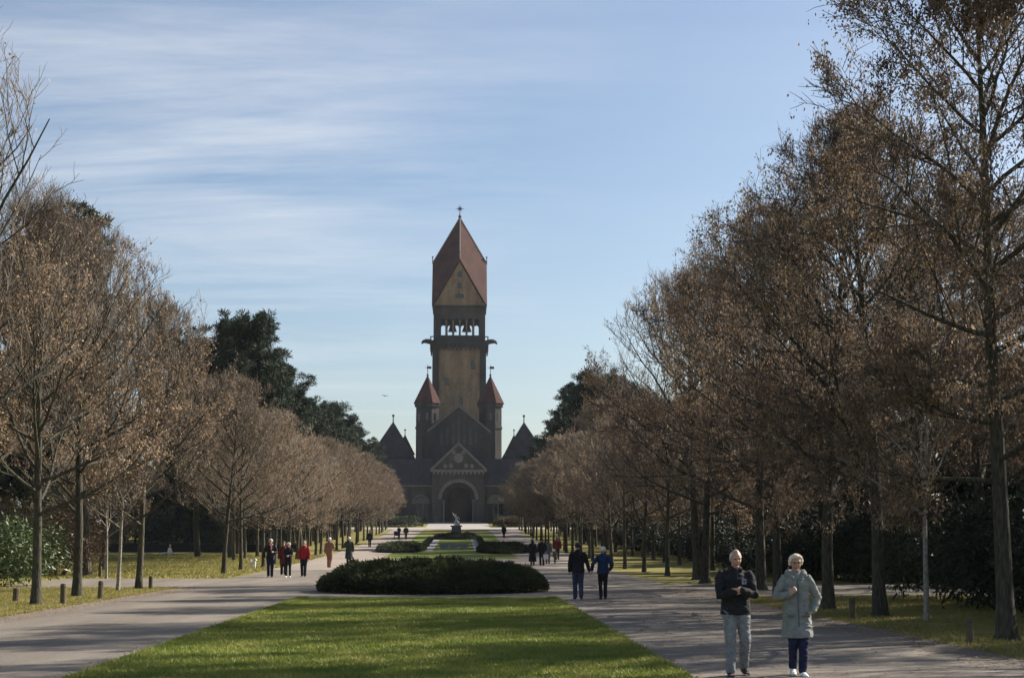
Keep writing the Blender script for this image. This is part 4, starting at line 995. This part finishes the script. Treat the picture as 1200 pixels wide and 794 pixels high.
def person(label, x, y, rz, H, top, bottom, hair, legs=((0, .0), (0, .0)), arms=(None, None), shoes='black', top_len=.86, coat=None, voxel=.012, female=False,
           hairstyle='short', head_yaw=0, head_nod=0, scarf=None, bulk=1.0, extras=None, hood=False, group=None, z=None, cap=None, lift=(0, 0), bald=False):
    """legs: per side (+x first) the ankle's offset (dx, forward) ; arms: per side the wrist position or None (hanging)"""
    k = H/1.75; root = empty('person', (x, y, gz(y) if z is None else z), rz, k)
    tag(root, label, 'person', group)
    fine = voxel <= .012
    hz, sz = .93, 1.405
    hipx = .092; shx = (.172 if female else .192)*bulk**.5
    hx = -head_yaw
    hd = Matrix.Rotation(head_yaw, 3, 'Z')@Matrix.Rotation(head_nod, 3, 'X')
    neck = V3(0, .02, 1.49); hc = V3(0, -.015, 1.635)
    def hp(v): return neck+hd@(Vector(v)+hc-neck)
    body = Vol(); jac = Vol(); tro = Vol()
    # torso and neck
    body.tube([V3(0, .01, .88), V3(0, .0, 1.0), V3(0, .0, 1.18), V3(0, .005, 1.34), V3(0, .015, 1.44)], [.145, .14, .135, .16, .11], [.095, .09, .09, .10, .07])
    body.tube([V3(0, .02, 1.40), V3(0, .015, 1.5), hp((0, .015, -.04))], [.06, .053, .055])
    # head: skull, face, jaw, nose, ears
    body.tube([hp((0, -.018, -.09)), hp((0, -.02, -.06)), hp((0, -.008, 0)), hp((0, .005, .05)), hp((0, .008, .085))], [.042, .058, .071, .073, .058], [.05, .068, .088, .09, .07], 18, hd@V3(1, 0, 0))
    body.tube([hp((0, -.088, .012)), hp((0, -.105, -.018)), hp((0, -.096, -.03))], [.009, .014, .013], None, 8)
    body.blob(hp((0, -.078, -.098)), .022); body.blob(hp((.036, -.066, -.03)), .02); body.blob(hp((-.036, -.066, -.03)), .02)
    body.tube([hp((-.04, -.082, .026)), hp((.04, -.082, .026))], [.011, .011], None, 8, V3(0, 0, 1)); body.blob(hp((0, -.09, -.062)), .016, (1.5, .7, .6))
    for s in (1, -1): body.blob(hp((s*.076, .012, -.012)), .03, (.35, .65, 1.05))
    # arms and hands
    ends = []
    for i, s in enumerate((1, -1)):
        sh = V3(s*shx, .015, sz-.02); a = arms[i]
        if a is None: a = (s*(.255*bulk**.5), -.02, .86)
        wr = Vector(a[:3]); bend = a[3] if len(a) > 3 else (s*.5, .8, -.1)
        el = ik(sh, wr, .285, .255, bend)
        fd = Vector(a[4]).normalized() if len(a) > 4 else (wr-el).normalized()       # finger direction
        pn = Vector(a[5]).normalized() if len(a) > 5 else V3(-s, 0, 0)               # palm normal
        pn = (pn-pn.dot(fd)*fd).normalized(); ac = fd.cross(pn)                       # across the palm
        body.tube([V3(s*.10, .01, sz-.01), sh, sh.lerp(el, .5), el], [.06, .055, .046, .038], None, 12)
        body.tube([el, el.lerp(wr, .35), wr], [.039, .037, .026], None, 12)
        pal = wr+fd*.052
        body.tube([wr, wr+fd*.03, wr+fd*.085], [.026, .038, .04], [.02, .017, .014], 12, ac)
        th = 1 if (V3(0, -1, 0).dot(ac) > 0 or abs(ac.y) < .3) else -1
        for q, (off, ln) in enumerate(((-.03, .068), (-.01, .08), (.011, .075), (.031, .058))):
            b0 = wr+fd*.083+ac*off*-th; c = .35 if len(a) <= 6 else a[6]
            d1 = (fd+pn*c*.5).normalized(); d2 = (fd+pn*c*1.5).normalized(); d3 = (fd*.6+pn*c*2.2).normalized()
            p1 = b0+d1*ln*.45; p2 = p1+d2*ln*.32; p3 = p2+d3*ln*.25
            body.tube([b0-fd*.02, p1, p2, p3], [.0098, .0092, .0085, .007], None, 8)
        tb = wr+fd*.025+ac*th*.024
        body.tube([tb, tb+(fd*.6+ac*th*.7+pn*.25).normalized()*.038, tb+(fd*.6+ac*th*.7+pn*.25).normalized()*.038+(fd+ac*th*.15+pn*.5).normalized()*.034], [.014, .0115, .009], None, 8)
        # sleeve
        b = bulk
        cu = el.lerp(wr, .93)
        jac.tube([V3(s*.09, .012, sz+.012), V3(s*(shx-.02), .012, sz+.003), sh+V3(s*.012, 0, -.03), sh.lerp(el, .5), el, el.lerp(wr, .5), cu],
                 [.070, .072*b, .072*b, .066*b, .059*b, .055*b, .048*b], None, 14)
        ends.append((el, wr))
    # legs, trousers, shoes
    for i, s in enumerate((1, -1)):
        dx, fw = legs[i]; li = lift[i]
        hip = V3(s*hipx, .01, hz); an = V3(s*(hipx-.01)+dx, .03-fw, .085+li); kn = ik(hip, an, .435, .425, (0, -1, 0))
        body.tube([hip, hip.lerp(kn, .4), kn, kn.lerp(an, .35), an, an-V3(0, .02, .03)], [.085, .075, .052, .052, .036, .036], None, 12)
        toe = .35 if li > .02 else 0
        f0 = an+V3(0, .035, -.04); f1 = an+V3(s*.02, -.17, -.055-li*.8)
        body.tube([f0, f0.lerp(f1, .5), f1], [.03, .036, .03], [.03, .028, .02], 10)
        tb = .9 if female else 1.0
        tro.tube([hip+V3(0, 0, .05), hip.lerp(kn, .35), kn, kn.lerp(an, .5), an+V3(0, 0, -.0)], [.108*tb, .099*tb, .078*tb, .072*tb, .068*tb], [.118*tb, .104*tb, .082*tb, .077*tb, .075*tb], 16)
        sho = Vol(); sm = SHOE_W if shoes == 'white' else SHOE_B
        hl = an+V3(0, .045, -.05); tp = an+V3(s*.022, -.185, -.062-li*.85)
        sho.tube([hl, hl.lerp(tp, .3)+V3(0, 0, .012), hl.lerp(tp, .65), tp], [.040, .044, .050, .040], [.036, .046, .034, .022], 12)
        sho.tube([an+V3(0, .01, -.05), an+V3(0, .005, .0)], [.043, .043], [.05, .048], 12)
        ft = sho.melt('shoe', .008 if fine else .014, [sm, SOLE], root, 2)
        sl = Vol(); sl.tube([hl+V3(0, .008, -.026), hl.lerp(tp, .5)+V3(0, 0, -.022), tp+V3(s*.003, -.008, -.008)], [.038, .046, .038], [.012, .012, .012], 10); sl.build('sole', SOLE if not shoes == 'dark' else SHOE_B, ft, True)
    tro.tube([V3(0, .012, .86), V3(0, .012, .95), V3(0, .008, 1.04)], [.155, .172, .155], [.112, .122, .108], 18)
    def face_post(co):
        for s in (1, -1):
            c = np.array(hp((s*.031, -.088, .006))); d = np.linalg.norm(co-c, axis=1); f = np.array(hd@V3(0, 1, 0))
            co = co+np.exp(-(d/.014)**2)[:, None]*f*.008
        c = np.array(hp((0, -.098, -.066))); d = np.abs(co-c); m = np.exp(-(d[:, 0]/.03)**2-(d[:, 2]/.004)**2-(d[:, 1]/.03)**2); co = co+m[:, None]*np.array(hd@V3(0, 1, 0))*.006
        return co
    def face_mat(c):
        mi = np.zeros(len(c))
        for s in (1, -1): mi[np.linalg.norm((c-np.array(hp((s*.031, -.083, .008))))*np.array([.8, .6, 1.35]), axis=1) < .012] = 2
        l = (c-np.array(hp((0, -.092, -.065)))); mi[(np.abs(l[:, 0]) < .025) & (np.abs(l[:, 2]) < .008) & (np.abs(l[:, 1]) < .03)] = 1
        return mi
    bo = body.melt('body', .0062 if fine else .011, [SK, LIP, EYE], root, 2, face_post, face_mat)
    # hair
    rng = random.Random(int(abs(x*100)+y)); hv = Vol()
    for i in range(230):
        zz = rng.uniform(-1, 1); th = rng.uniform(0, 6.28); q = math.sqrt(1-zz*zz); d = V3(q*math.cos(th), q*math.sin(th), zz)
        if d.y < -.25 and d.z < (.62 if not bald else .72): continue
        if d.z < (-.45 if hairstyle != 'long' else -.9): continue
        if d.y < .15 and d.z < -.12 and hairstyle != 'long': continue
        if bald and d.y < -.55: continue
        r = .018 if bald else (.032 if hairstyle == 'short' else .036)
        ex = .005 if bald else (.010 if not female else .018)
        hv.blob(hp((d.x*(.066+ex), .008+d.y*(.085+ex), .022+d.z*(.078+ex))), r*rng.uniform(.75, 1.1), (1, 1, .8), 8, 6)
    if hairstyle == 'long':
        hv.tube([hp((0, .06, .03)), hp((0, .085, -.08)), hp((0, .085, -.19))], [.075, .085, .07], [.05, .045, .03], 12)
    if hv.v and not cap: hv.melt('hair', .007 if fine else .012, [HAIR[hair]], root, 1, (lambda co: co+np.array([[noise.noise(Vector((x*55, y*55, z*30))), noise.noise(Vector((x*55, y*55+9, z*30))), noise.noise(Vector((x*55, y*55, z*30+9)))*.6] for x, y, z in co.tolist()], np.float32)*(.004 if bald else .009)) if fine else None)
    if cap:
        cv = Vol().tube([hp((0, .005, .03)), hp((0, .005, .075)), hp((0, .005, .105))], [.089, .088, .06], [.108, .105, .07], 16, hd@V3(1, 0, 0)); cv.blob(hp((0, .005, .12)), .025)
        cv.melt('cap', .008, [CL[cap]], root, 2)
    tro.melt('trousers', .010 if fine else .016, [CL[bottom]], root, 3, wrinkle(.013, 3, 12) if fine else None)
    # upper garment
    tl = top_len; b = bulk; fl = 1.0
    if coat == 'flare': w_lo, d_lo = .235*b, .185*b
    elif coat: w_lo, d_lo = .212*b, .178*b
    else: w_lo, d_lo = .192*b, .14*b
    zs_ = [tl, tl+.06, max(tl+.1, 1.02), 1.18, 1.34, 1.43, 1.475]
    jac.tube([V3(0, .01, q) for q in zs_], [w_lo, w_lo*.99, .180*b if not female else .178*b, .176*b if not female else .165*b, .192*b**.6 if not female else .172*b, .135, .08], [d_lo, d_lo, .132*b, .132*b, .138*b, .105, .075], 22)
    jac.tube([V3(0, .02, 1.455), V3(0, .018, 1.50)], [.083, .078], [.08, .075], 14)
    if hood:
        jac.tube([V3(.115, -.05, 1.47), V3(.12, .06, 1.50), V3(.06, .115, 1.49), V3(-.06, .115, 1.49), V3(-.12, .06, 1.50), V3(-.115, -.05, 1.47)], [.04, .046, .056, .056, .046, .04], None, 10)
        jac.tube([V3(0, .10, 1.47), V3(0, .135, 1.36)], [.10, .06], [.05, .03], 12)
        jac.tube([V3(.10, -.07, 1.475), V3(.05, -.12, 1.40)], [.03, .018], None, 8); jac.tube([V3(-.10, -.07, 1.475), V3(-.05, -.12, 1.40)], [.03, .018], None, 8)
    else:
        jac.tube([V3(.075, -.07, 1.475), V3(.085, .03, 1.51), V3(0, .085, 1.52), V3(-.085, .03, 1.51), V3(-.075, -.07, 1.475)], [.02]*5, [.026]*5, 8)
    # cut the hem flat
    def hem(co):
        if fine: co = wrinkle(.015, 8, 9)(co)
        co = co.copy(); m = (co[:, 2] < tl+.005) & (np.abs(co[:, 0]) < .3); co[m, 2] = tl+.005-(tl+.005-co[m, 2])*.12; return co
    jk = jac.melt('coat' if coat else 'jacket', .010 if fine else .016, [CL[top]], root, 3, hem)
    if extras: extras(root, jk, hp, k)
    if scarf: Vol().tube([V3(.07, -.05, 1.49), V3(.08, .04, 1.51), V3(0, .09, 1.52), V3(-.08, .04, 1.51), V3(-.07, -.05, 1.49), V3(0, -.10, 1.47), V3(.07, -.05, 1.49)], [.028]*7, None, 8).tube([V3(.03, -.11, 1.46), V3(.04, -.16, 1.25)], [.035, .04], [.015, .015], 8).melt('scarf', .01, [CL[scarf]], root, 2)
    return root

def man_extras(root, jk, hp, k):
    def strip(pts, wdt, yo, m, nm):
        s = Vol(); s.tube([V3(*p) for p in pts], [wdt]*len(pts), [.004]*len(pts), 6); s.build(nm, m, jk, True)
    strip([(.008, -.158, .9), (.008, -.148, 1.05), (.006, -.152, 1.2), (.003, -.158, 1.34), (0, -.12, 1.44)], .004, 0, CL['navy'], 'zip')
    # pale cross-shaped crest on the chest
    e = MB()
    e.prism([(.062, 1.285), (.118, 1.285), (.122, 1.345), (.09, 1.375), (.058, 1.345)], -.172, -.150)
    eo = e.build('chest_emblem', CL['emblem'], jk)
    c = MB(); c.box(.085, .095, -.1745, -.1722, 1.287, 1.37); c.box(.060, .120, -.1741, -.1726, 1.322, 1.332); c.build('emblem_cross', CL['navy'], jk)
def woman_extras(root, jk, hp, k):
    s = Vol(); s.tube([V3(.0, -.178, .62), V3(.0, -.165, .8), V3(0, -.150, 1.02), V3(0, -.148, 1.2), V3(0, -.15, 1.32), V3(0, -.12, 1.41)], [.011]*6, [.006]*6, 6); s.build('placket', CL['sage_dark'], jk, True)
    for sx in (1, -1):
        p = MB(); p.box(sx*.115-.05, sx*.115+.05, -.170, -.130, .86, .885); p.build('pocket_flap', CL['sage_dark'], jk)
    v = MB(); v.prism([(-.013, .553), (.013, .553), (0, .66)], -.180, -.140); v.build('slit', CL['jeans_navy'], jk)
    g = MB()
    for sx in (1, -1):
        pts = [hp((sx*.031+.024*math.cos(t), -.107, .004+.019*math.sin(t))) for t in np.linspace(0, 6.283, 11)]
        for a, b in zip(pts[:-1], pts[1:]): g.bar(a, b, .0022, n=5)
        g.bar(hp((sx*.055, -.105, .008)), hp((sx*.078, .0, .01)), .0022, n=5)
    g.build('glasses', M['metal'], root)
CL['emblem'] = mat('emblem_pale', (.30, .29, .36), (.42, .40, .48), 30, .7); CL['sage_dark'] = cloth('sage_dark', (.08, .105, .10), (.12, .15, .14))

# the two walkers nearest the camera
person('older man in black jacket and pale jeans walking with clasped hands', 4.77, 20.95, .03, 1.675, 'black', 'jeans_pale', 'white',
       legs=((.045, -.12), (-.035, .16)), arms=((.03, -.245, 1.205, (1, .55, -.5), (-1, -.15, -.1), (0, 1, .2), .9), (-.045, -.235, 1.185, (-1, .55, -.5), (1, -.2, .1), (0, 1, .1), .9)),
       shoes='black', top_len=.86, voxel=.01, bulk=1.13, head_yaw=.10, head_nod=.10, extras=man_extras, bald=True, lift=(.05, 0))
person('older woman with short white blond hair in long sage green parka', 5.60, 20.95, -.05, 1.615, 'sage', 'jeans_navy', 'blond',
       legs=((-.03, .09), (.03, -.12)), arms=((.215, -.075, .93, (1, .7, 0), (-.9, -.25, -.6)), (-.14, -.205, 1.19, (-1, .6, -.6), (.8, -.1, .75), (.2, 1, 0), .8)),
       shoes='white', top_len=.56, coat='parka', voxel=.01, female=True, bulk=1.08, hood=True, extras=woman_extras, head_nod=.02, lift=(0, .045))
# couple walking away hand in hand
hand_m = V3(4.78, 48.5, 0)
def strap(root, jk, hp, k):
    Vol().tube([V3(.11, .125, 1.42), V3(.0, .15, 1.2), V3(-.13, .13, 1.02)], [.012]*3, [.004]*3, 6).build('strap', CL['black'], jk, True)
person('man in black jacket and dark jeans walking away holding a hand', 4.72, 48.5, math.pi, 1.76, 'black', 'jeans', 'dark', legs=((0, .14), (0, -.12)), arms=(None, (-.36, -.05, .87, (-.6, .8, 0))), voxel=.014, bulk=1.08, lift=(0, .03), top_len=.84)
person('woman with white hair in blue jacket walking away with dark trousers', 5.52, 48.7, math.pi, 1.63, 'blue', 'black', 'white', legs=((0, -.10), (0, .12)), arms=((.37, -.03, .96, (.6, .8, 0)), (-.25, -.12, .98)), voxel=.014, female=True, bulk=1.1, shoes='dark', lift=(.03, 0))
# the group on the left path
person('man in black jacket at the left of three walkers', -8.3, 76.6, .05, 1.86, 'black', 'navy', 'white', legs=((0, .1), (0, -.1)), arms=((.16, -.2, 1.15), (-.27, -.03, .9)), voxel=.016, bulk=1.05, scarf='pink', head_nod=.05)
person('woman in black jacket with hands together between two walkers', -7.42, 76.6, 0, 1.68, 'black', 'black', 'blond', legs=((0, -.08), (0, .1)), arms=((.04, -.22, 1.08), (-.05, -.22, 1.06)), voxel=.016, female=True, shoes='white')
person('man in bright red jacket and black trousers', -6.72, 77.2, -.05, 1.76, 'red', 'black', 'grey', legs=((0, .12), (0, -.06)), voxel=.016, bulk=1.05)
person('person in dark red coat half hidden behind the three walkers', -8.1, 80.5, .1, 1.72, 'darkred', 'black', 'brown', voxel=.018, top_len=.6, coat='coat')
person('person in light brown coat walking away on the left path', -7.05, 96, math.pi-.2, 1.86, 'brown', 'brown', 'white', legs=((0, .12), (0, -.1)), arms=(None, (-.15, -.25, 1.15)), voxel=.016, bulk=1.05, lift=(0, .04), top_len=.75)
person('person in long dark green coat with white hair on left path', -6.35, 103, math.pi+.1, 1.86, 'green', 'black', 'white', arms=((.16, -.24, 1.15), None), voxel=.016, top_len=.42, coat='coat', bulk=1.15)
person('dark clad walker far along the left path by the trunks', -8.8, 168, math.pi, 1.78, 'black', 'navy', 'dark', legs=((0, .1), (0, -.1)), voxel=.02, bulk=1.2)
person('far walker in black right of the pushchair', -6.2, 205, 0, 1.8, 'black', 'black', 'dark', legs=((0, .1), (0, -.1)), voxel=.02, bulk=1.2)
person('far walker pushing the pushchair', -7.25, 208, .2, 1.72, 'navy', 'black', 'brown', arms=((.15, -.35, 1.0), (-.15, -.35, 1.0)), voxel=.02)
# the group on the right path
person('woman in very long flared black coat on the right path', 5.75, 101.5, math.pi, 1.72, 'black', 'black', 'dark', voxel=.016, top_len=.28, coat='flare', hairstyle='long', female=True, bulk=1.15)
person('man in black jacket holding a white bag beside the long coat', 6.35, 101.2, math.pi+.1, 1.78, 'black', 'black', 'dark', legs=((0, .1), (0, -.08)), arms=((.24, -.05, .9), (-.22, -.12, .95)), voxel=.016, bulk=1.1)
person('person in grey clothes behind the man with the white bag', 7.0, 106, math.pi, 1.72, 'grey', 'grey', 'brown', voxel=.018, legs=((0, .1), (0, -.1)))
person('person in dark red jacket further back on the right path', 8.4, 118, math.pi, 1.78, 'darkred', 'black', 'brown', voxel=.018, bulk=1.15)
person('small child in khaki with white cap on the right path', 7.65, 108.5, math.pi+.3, .92, 'khaki', 'khaki', 'blond', voxel=.018, cap='white', bulk=1.3, top_len=.8)
person('lone dark walker far away before the chapel on the right', 7.0, 214, math.pi, 1.78, 'black', 'black', 'dark', voxel=.02, bulk=1.15, top_len=.7, coat='coat')
# white shopping bag
bg_ = empty('shopping_bag', (6.60, 101.1, gz(101.1)+.44)); 
b = MB().prism([(-.15, 0), (.15, 0), (.17, .3), (-.17, .3)], -.06, .06); b.build('bag', CL['white'], bg_)
hb = MB()
for sx in (-.05, .05): 
    pts = [(-.08, sx, .3), (-.05, sx, .40), (.05, sx, .40), (.08, sx, .3)]
    for p, q in zip(pts[:-1], pts[1:]): hb.bar(p, q, .008)
hb.build('handle', CL['white'], bg_); tag(bg_, 'small white bag carried by the man in black on the right', 'bag')

# pushchair
pc = empty('pushchair', (-7.55, 207.2, gz(207.2)), .2)
MB().prism([(-.25, .45), (.25, .45), (.3, .75), (-.3, .75)], -.35, .35).build('seat', CL['black'], pc)
hv = Vol().tube([V3(-.28, .15, .75), V3(-.28, .05, 1.0), V3(.28, .05, 1.0), V3(.28, .15, .75)], [.05]*4); hv.blob((0, .12, .8), .3, (1, .9, .95)); hv.build('hood', CL['navy'], pc, True)
fr = MB()
for sx in (-.28, .28): fr.bar((sx, -.35, .2), (sx, .45, 1.02), .02); fr.bar((sx, .35, .2), (sx, -.25, .55), .02)
fr.bar((-.28, .45, 1.02), (.28, .45, 1.02), .022); fr.build('frame', M['metal'], pc)
for sx in (-.3, .3):
    for sy in (-.35, .35):
        wl = MB().cone((0, 0), .15, .15, -.03, .03, 14); wl.v = [(z+sx, y+sy, x+.15) for x, y, z in wl.v]; wl.build('wheel', M['metal'], pc)
tag(pc, 'dark pushchair with rounded hood far along the left path', 'pushchair')

# person in cream clothes sitting on the meadow, legs stretched out, with a white bag
sp = empty('person', (-24.2, 133.5, gz(133.5)+.02), 0); sv = Vol()
sv.tube([V3(.35, 0, .12), V3(.37, 0, .35), V3(.38, 0, .60)], [.17, .16, .13], [.15, .13, .09]); sv.tube([V3(.38, 0, .6), V3(.38, 0, .72)], [.055, .055]); sv.blob(V3(.38, 0, .80), .10, (.8, .95, 1.15))
for s in (-1, 1):
    sv.tube([V3(.33, s*.1, .12), V3(-.05, s*.12, .17), V3(-.45, s*.12, .09)], [.10, .075, .05]); sv.tube([V3(-.45, s*.12, .08), V3(-.52, s*.13, .18)], [.045, .035])
    sv.tube([V3(.38, s*.17, .56), V3(.52, s*.22, .33), V3(.56, s*.2, .06)], [.05, .042, .035])
sv.melt('body', .016, [SK], sp, 2)
cv = Vol().tube([V3(.35, 0, .1), V3(.37, 0, .35), V3(.38, 0, .58)], [.195, .185, .16], [.165, .15, .115])
for s in (-1, 1): cv.tube([V3(.33, s*.1, .13), V3(-.05, s*.12, .185), V3(-.42, s*.12, .10)], [.125, .10, .075]); cv.tube([V3(.38, s*.17, .56), V3(.52, s*.22, .33), V3(.555, s*.2, .12)], [.072, .06, .05])
cv.melt('clothes', .018, [CL['cream']], sp, 2)
hh = Vol(); hh.blob(V3(.40, 0, .84), .105, (.85, 1, 1)); hh.melt('hair', .02, [HAIR['blond']], sp, 2)
tag(sp, 'person in cream clothes sitting on the sunny left meadow', 'person')
bgp = empty('handbag', (-26.1, 133.5, gz(133.5))); Vol().tube([V3(-.12, 0, .13), V3(.12, 0, .13)], [.14, .14], [.13, .13]).build('bag', CL['white'], bgp, True)
MB().bar((-.1, 0, .25), (0, 0, .4), .015).bar((0, 0, .4), (.1, 0, .25), .015).build('handle', CL['white'], bgp)
tag(bgp, 'small white bag lying on the meadow near the sitting person', 'bag')

# white dog on the left verge
dg = empty('dog', (-11.2, 92, gz(92)), R(-62), .92); dv = Vol()
dv.tube([V3(-.22, 0, .42), V3(-.05, 0, .40), V3(.16, 0, .43), V3(.27, 0, .47)], [.12, .11, .14, .10], [.13, .12, .16, .11], 14, V3(0, 1, 0))
dv.tube([V3(.24, 0, .48), V3(.36, 0, .60)], [.09, .075]); dv.blob(V3(.40, 0, .64), .095, (1.05, .9, .95)); dv.tube([V3(.44, 0, .62), V3(.54, 0, .59)], [.055, .038])
for s in (-1, 1):
    dv.tube([V3(.40, s*.07, .68), V3(.38, s*.11, .58)], [.028, .035], [.018, .02])
    dv.tube([V3(.18, s*.075, .38), V3(.19, s*.08, .2), V3(.18, s*.08, .04), V3(.22, s*.08, .025)], [.06, .04, .032, .034])
    dv.tube([V3(-.2, s*.08, .38), V3(-.15, s*.085, .25), V3(-.26, s*.085, .16), V3(-.25, s*.085, .04), V3(-.2, s*.085, .025)], [.085, .055, .035, .03, .033])
dv.tube([V3(-.3, 0, .46), V3(-.40, 0, .56), V3(-.38, 0, .66)], [.03, .035, .03])
dv.melt('body', .013, [CL['white'], M['bark']], dg, 2, wrinkle(.02, 4, 22)); nb = MB().ball((.575, 0, .595), .018)
nb.ball((.475, .045, .665), .012).ball((.475, -.045, .665), .012); nb.build('nose_and_eyes', SHOE_B, dg, True)
tag(dg, 'fluffy white dog standing by the first left lindens', 'dog')

# ------------------------------------------------------------------ monument in the parterre
mo = empty('statue', (.45, 206, gz(206)), 0, .82)
MB().cone((0, 0), 2.2, 1.6, -.4, .25, 4, math.pi/4).cone((0, 0), 1.5, 1.35, .251, .7, 4, math.pi/4).cone((0, 0), 1.2, 1.05, .701, 2.05, 4, math.pi/4).cone((0, 0), 1.35, 1.35, 2.051, 2.25, 4, math.pi/4).build('pedestal', M['granite'], mo)
sv = Vol()                                    # striding figure, one arm raised, drapery swinging to the side
sv.tube([V3(0, 0, 3.0), V3(.02, 0, 3.25), V3(-.05, 0, 3.55)], [.2, .17, .22], [.15, .13, .15]); sv.tube([V3(-.05, 0, 3.6), V3(-.1, 0, 3.8)], [.08, .07]); sv.blob(V3(-.13, -.02, 3.9), .14, (.85, 1, 1.15))
sv.tube([V3(.08, 0, 3.05), V3(.22, -.1, 2.65), V3(.2, .05, 2.27)], [.16, .11, .08]); sv.tube([V3(-.06, 0, 3.05), V3(-.25, -.2, 2.75), V3(-.42, .0, 2.5), V3(-.45, -.08, 2.42)], [.15, .11, .08, .06])
sv.tube([V3(-.22, 0, 3.6), V3(-.45, -.05, 3.95), V3(-.62, -.05, 4.3)], [.09, .07, .05]); sv.tube([V3(.14, 0, 3.58), V3(.42, -.1, 3.5), V3(.5, -.15, 3.2)], [.09, .07, .055])
sv.tube([V3(.1, .05, 3.0), V3(.35, .1, 2.7), V3(.4, .1, 2.3)], [.14, .2, .22], [.08, .1, .12]); sv.tube([V3(0, .1, 2.25), V3(.1, .1, 2.5)], [.4, .2], [.3, .15])
sv.melt('figure', .03, [M['marble']], mo, 2)
tag(mo, 'pale striding figure statue with raised arm on dark pedestal', 'statue')
mound('ground_shrub', .45, 205, 3.1, 2.2, .75, 4000, .22, .035, M['hedge'], 9, 'low green planting round the statue pedestal', 'shrub bed')
sl = empty('bench', (.35, 160, gz(160))); GP = mat('pale_granite', (.30, .29, .28), (.40, .385, .37), 5, .7)
MB().box(-1.55, 1.55, -.3, .3, .40, .52).build('seat', GP, sl)
for sx in (-1, 0, 1): MB().box(sx-.42, sx+.42, -.22, .22, -.05, .398).build('support', GP, sl)
tag(sl, 'pale stone bench across the middle of the parterre lawn', 'bench')

# bird in the sky left of the chapel
bd = empty('bird', (-6.3, 148, 15.7), .6, .6); Vol().tube([V3(0, -.22, 0), V3(0, 0, 0), V3(0, .25, 0)], [.04, .075, .03]).build('body', SHOE_B, bd, True)
for s in (-1, 1): MB().add([(0, -.1, .02), (s*.35, -.12, .14), (s*.7, .05, .06), (s*.3, .1, .1), (0, .1, .02), (0, -.1, .0), (s*.35, -.12, .12), (s*.7, .05, .045), (s*.3, .1, .08), (0, .1, 0)], [(0,1,2,3,4), (9,8,7,6,5)]).build('wing', SHOE_B, bd)
tag(bd, 'small dark bird flying in the sky left of the tower', 'bird')

# ------------------------------------------------------------------ the hazy spring air
hm = bpy.data.materials.new('haze'); hm.use_nodes = True; t = hm.node_tree; t.nodes.clear()
ho = t.nodes.new('ShaderNodeOutputMaterial'); pv = t.nodes.new('ShaderNodeVolumePrincipled')
pv.inputs['Color'].default_value = (.82, .88, .98, 1); pv.inputs['Density'].default_value = HAZE; pv.inputs['Anisotropy'].default_value = .2
t.links.new(pv.outputs[0], ho.inputs['Volume'])
hz_ = MB().box(-950, 950, -320, 2650, -1, 82).build('haze', hm); tag(hz_, kind='stuff')
